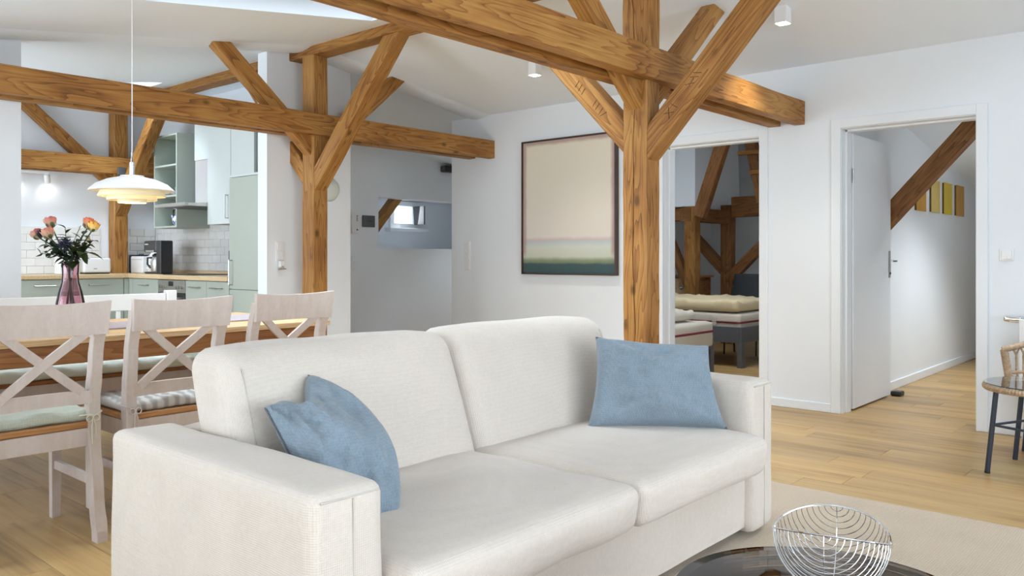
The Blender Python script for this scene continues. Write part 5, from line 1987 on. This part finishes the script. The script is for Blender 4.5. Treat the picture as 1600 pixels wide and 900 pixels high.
def shell(p):
    u = (p.y - 4.13) / 0.26
    return V(p.x + 0.05 * u * u + 0.10 * (p.z - 0.5), p.y * 1.0 + (p.y - 4.13) * -0.35 * max(0, (p.z - 0.45)), p.z)


obj('backrest', soft_block(8.74, 8.765, 3.86, 4.40, 0.46, 0.90, 0.012, (4, 16, 14), (0, 0, 0), 0, 1, 0, shell), chm, bc, smooth=60)
obj('seat', soft_block(8.50, 8.76, 3.90, 4.36, 0.435, 0.46, 0.012, (10, 14, 4)), chm, bc, smooth=60)
for sx_, sy_ in ((8.53, 3.94), (8.53, 4.32), (8.73, 3.94), (8.73, 4.32)):
    obj('leg', tube([(sx_, sy_, 0.437), (sx_ + (0.03 if sx_ > 8.6 else -0.02), sy_, 0)], 0.010, 8), black_m, bc)

# ------------------------------------------------------------------ side table and rattan chair at the right edge
ratt_m, nt, b = base_mat('rattan', (0.42, 0.29, 0.18), 0.6, 0.3)
f = tex_noise(nt, coords(nt, (60, 60, 60)), 1.0, 2)
L(nt, ramp(nt, f, [(0.3, (0.33, 0.225, 0.14)), (0.7, (0.52, 0.385, 0.265))]), b.inputs['Base Color'])
blue_m = plain('dark_blue_metal', (0.028, 0.038, 0.065), 0.4, 0.5, var=0.08)
clear_m = thin_glass('clear_glass', (0.86, 0.92, 0.90), 0.16)
SCx, SCy, SR, SZ = 4.785, 0.700, 0.27, 0.462
sd = thing('side_table', 'round rattan-rimmed side table with glass top and dark blue legs', 'side table', (SCx, SCy, 0))
obj('glass_top', lathe([(0, SZ - 0.006), (SR - 0.004, SZ - 0.006), (SR, SZ - 0.003), (SR - 0.004, SZ), (0, SZ)], (SCx, SCy, 0), 48), clear_m, sd)


def wrapped_ring(c, r_, z, tr, turns, n):
    bm = bmesh.new()
    pts = [(c[0] + r_ * math.cos(2 * math.pi * k / n), c[1] + r_ * math.sin(2 * math.pi * k / n), z) for k in range(n)]
    rad = [tr * (1 + 0.10 * (1 if k % 2 else -1)) for k in range(n)]
    add_tube(bm, pts, rad, 10, closed=True)
    return bm


obj('rattan_rim', wrapped_ring((SCx, SCy), SR - 0.010, SZ - 0.022, 0.0155, 0, 220), ratt_m, sd)
for k in range(4):
    a = R(21 + 90 * k)
    d_ = V(math.cos(a), math.sin(a), 0)
    c_ = V(SCx, SCy, 0)
    obj('leg', tube([c_ + d_ * (SR - 0.055) + V(0, 0, SZ - 0.03), c_ + d_ * (SR - 0.015) + V(0, 0, 0.012)], 0.0125, 12), blue_m, sd, smooth=40)
    obj('foot', tube([c_ + d_ * (SR - 0.0155) + V(0, 0, 0.013), c_ + d_ * (SR - 0.014) + V(0, 0, 0.0)], 0.0135, 12), black_m, sd)
    a2 = a + R(90)
    d2 = V(math.cos(a2), math.sin(a2), 0)
    rr_ = SR - 0.037
    obj('stretcher', tube([c_ + d_ * rr_ + V(0, 0, 0.245), c_ + d2 * rr_ + V(0, 0, 0.245)], 0.0065, 8), blue_m, sd)

rc = thing('rattan_chair', 'rattan armchair at the right edge by the radiator', 'chair', (5.30, 0.55, 0))


def wrapped(pts, r_, name, k=60):
    # resample a polyline and ripple its thickness like wound cane
    P_ = [Vector(p) for p in pts]
    seg = [(b_ - a_).length for a_, b_ in zip(P_[:-1], P_[1:])]
    tot = sum(seg)
    n = max(6, int(tot / 0.007))
    out = []
    for i in range(n + 1):
        s = tot * i / n
        j = 0
        while j < len(seg) - 1 and s > seg[j]:
            s -= seg[j]
            j += 1
        out.append(P_[j].lerp(P_[j + 1], min(1, s / seg[j])))
    return obj(name, tube(out, [r_ * (1.07 if i % 2 else 0.94) for i in range(n + 1)], 8), ratt_m, rc, smooth=80)


A = V(5.158, 0.95, 0.582)
wrapped([A, A + V(0.03, -0.02, -0.17), A + V(0.05, -0.03, -0.20)], 0.020, 'arm_post')
wrapped([A + V(-0.008, 0.008, 0.0), A + V(0.06, -0.18, 0.065), A + V(0.14, -0.36, 0.13), A + V(0.28, -0.58, 0.18), A + V(0.10, -0.86, 0.13), A + V(-0.22, -0.92, 0.03)], 0.017, 'top_rail')
wrapped([A + V(0.028, -0.02, -0.125), A + V(0.08, -0.19, -0.105), A + V(0.15, -0.36, -0.09), A + V(0.28, -0.56, -0.08), A + V(0.10, -0.84, -0.09), A + V(-0.18, -0.88, -0.12)], 0.009, 'middle_rail')
top = [A + V(0.06, -0.18, 0.065), A + V(0.14, -0.36, 0.13)]
for k in range(20):
    f_ = 0.05 + 0.88 * k / 19
    if f_ < 0.5:
        p = A.lerp(A + V(0.14, -0.36, 0.13), f_ * 2)
        q = (A + V(0.05, -0.03, -0.20)).lerp(A + V(0.16, -0.34, -0.20), f_ * 2)
    else:
        p = (A + V(0.14, -0.36, 0.13)).lerp(A + V(0.28, -0.58, 0.18), f_ * 2 - 1)
        q = (A + V(0.16, -0.34, -0.20)).lerp(A + V(0.26, -0.54, -0.20), f_ * 2 - 1)
    obj('cane_spindle', tube([p, p.lerp(q, 0.18) + V(0.004, -0.012, 0), p.lerp(q, 0.6), q], 0.0055, 7), ratt_m, rc, smooth=60)
    if k < 19:
        obj('cane_spindle', tube([p + V(0.012, -0.035, 0.008), p.lerp(q, 0.16) + V(0.006, -0.014, 0), p.lerp(q, 0.30) + V(0.003, -0.006, 0)], 0.0045, 6), ratt_m, rc, smooth=60)
SQ = A + V(-0.02, -0.45, -0.205)
obj('seat', soft_block(SQ.x - 0.065, SQ.x + 0.24, SQ.y - 0.42, SQ.y + 0.42, SQ.z - 0.035, SQ.z, 0.015, (10, 14, 4)), ratt_m, rc, smooth=60)
for dx_, dy_ in ((-0.03, 0.36), (0.20, 0.36), (-0.03, -0.36), (0.20, -0.36)):
    obj('leg', tube([(SQ.x + dx_, SQ.y + dy_, SQ.z - 0.036), (SQ.x + dx_ * 1.12, SQ.y + dy_ * 1.08, 0.0)], 0.013, 10), blue_m, rc)

# radiator with valve on the white wall
rd = thing('radiator', 'white panel radiator with chrome thermostat valve at the right edge', 'radiator', (5.72, 0.45, 0.15))
obj('panel', box(5.665, 5.745, -0.35, 0.938, 0.15, 0.755, 0.008, 2), white_m, rd)
for k in range(16):
    y = -0.30 + k * 0.082
    obj('rib', box(5.660, 5.6648, y, y + 0.035, 0.19, 0.72, 0.002), white_m, rd)
obj('bracket', box(5.746, 5.789, 0.72, 0.76, 0.30, 0.60), white_m, rd)
obj('bracket', box(5.746, 5.789, -0.15, -0.11, 0.30, 0.60), white_m, rd)
vb = bmesh.new()
vz = 0.716
vx = 5.715
prof = [(0.941, 0.014), (0.950, 0.014), (0.951, 0.021), (0.958, 0.021), (0.959, 0.017), (0.965, 0.017), (0.966, 0.025), (1.025, 0.023), (1.052, 0.017), (1.055, 0.004)]
add_tube(vb, [(vx, p_[0], vz) for p_ in prof], [p_[1] for p_ in prof], 20)
va_ = obj('thermostat_valve', vb, chrome_m, rd, smooth=30)
bm = bmesh.new()
for k in range(12):
    a = 2 * math.pi * k / 12
    add_tube(bm, [(vx + 0.0245 * math.cos(a), 0.968, vz + 0.0245 * math.sin(a)), (vx + 0.0225 * math.cos(a), 1.022, vz + 0.0225 * math.sin(a))], 0.002, 4)
obj('grip_rib', bm, white_m, va_)
obj('supply_pipe', tube([(vx, 0.946, vz - 0.013), (vx, 0.952, 0.30), (vx, 0.952, 0.0)], 0.008, 10), white_m, rd)
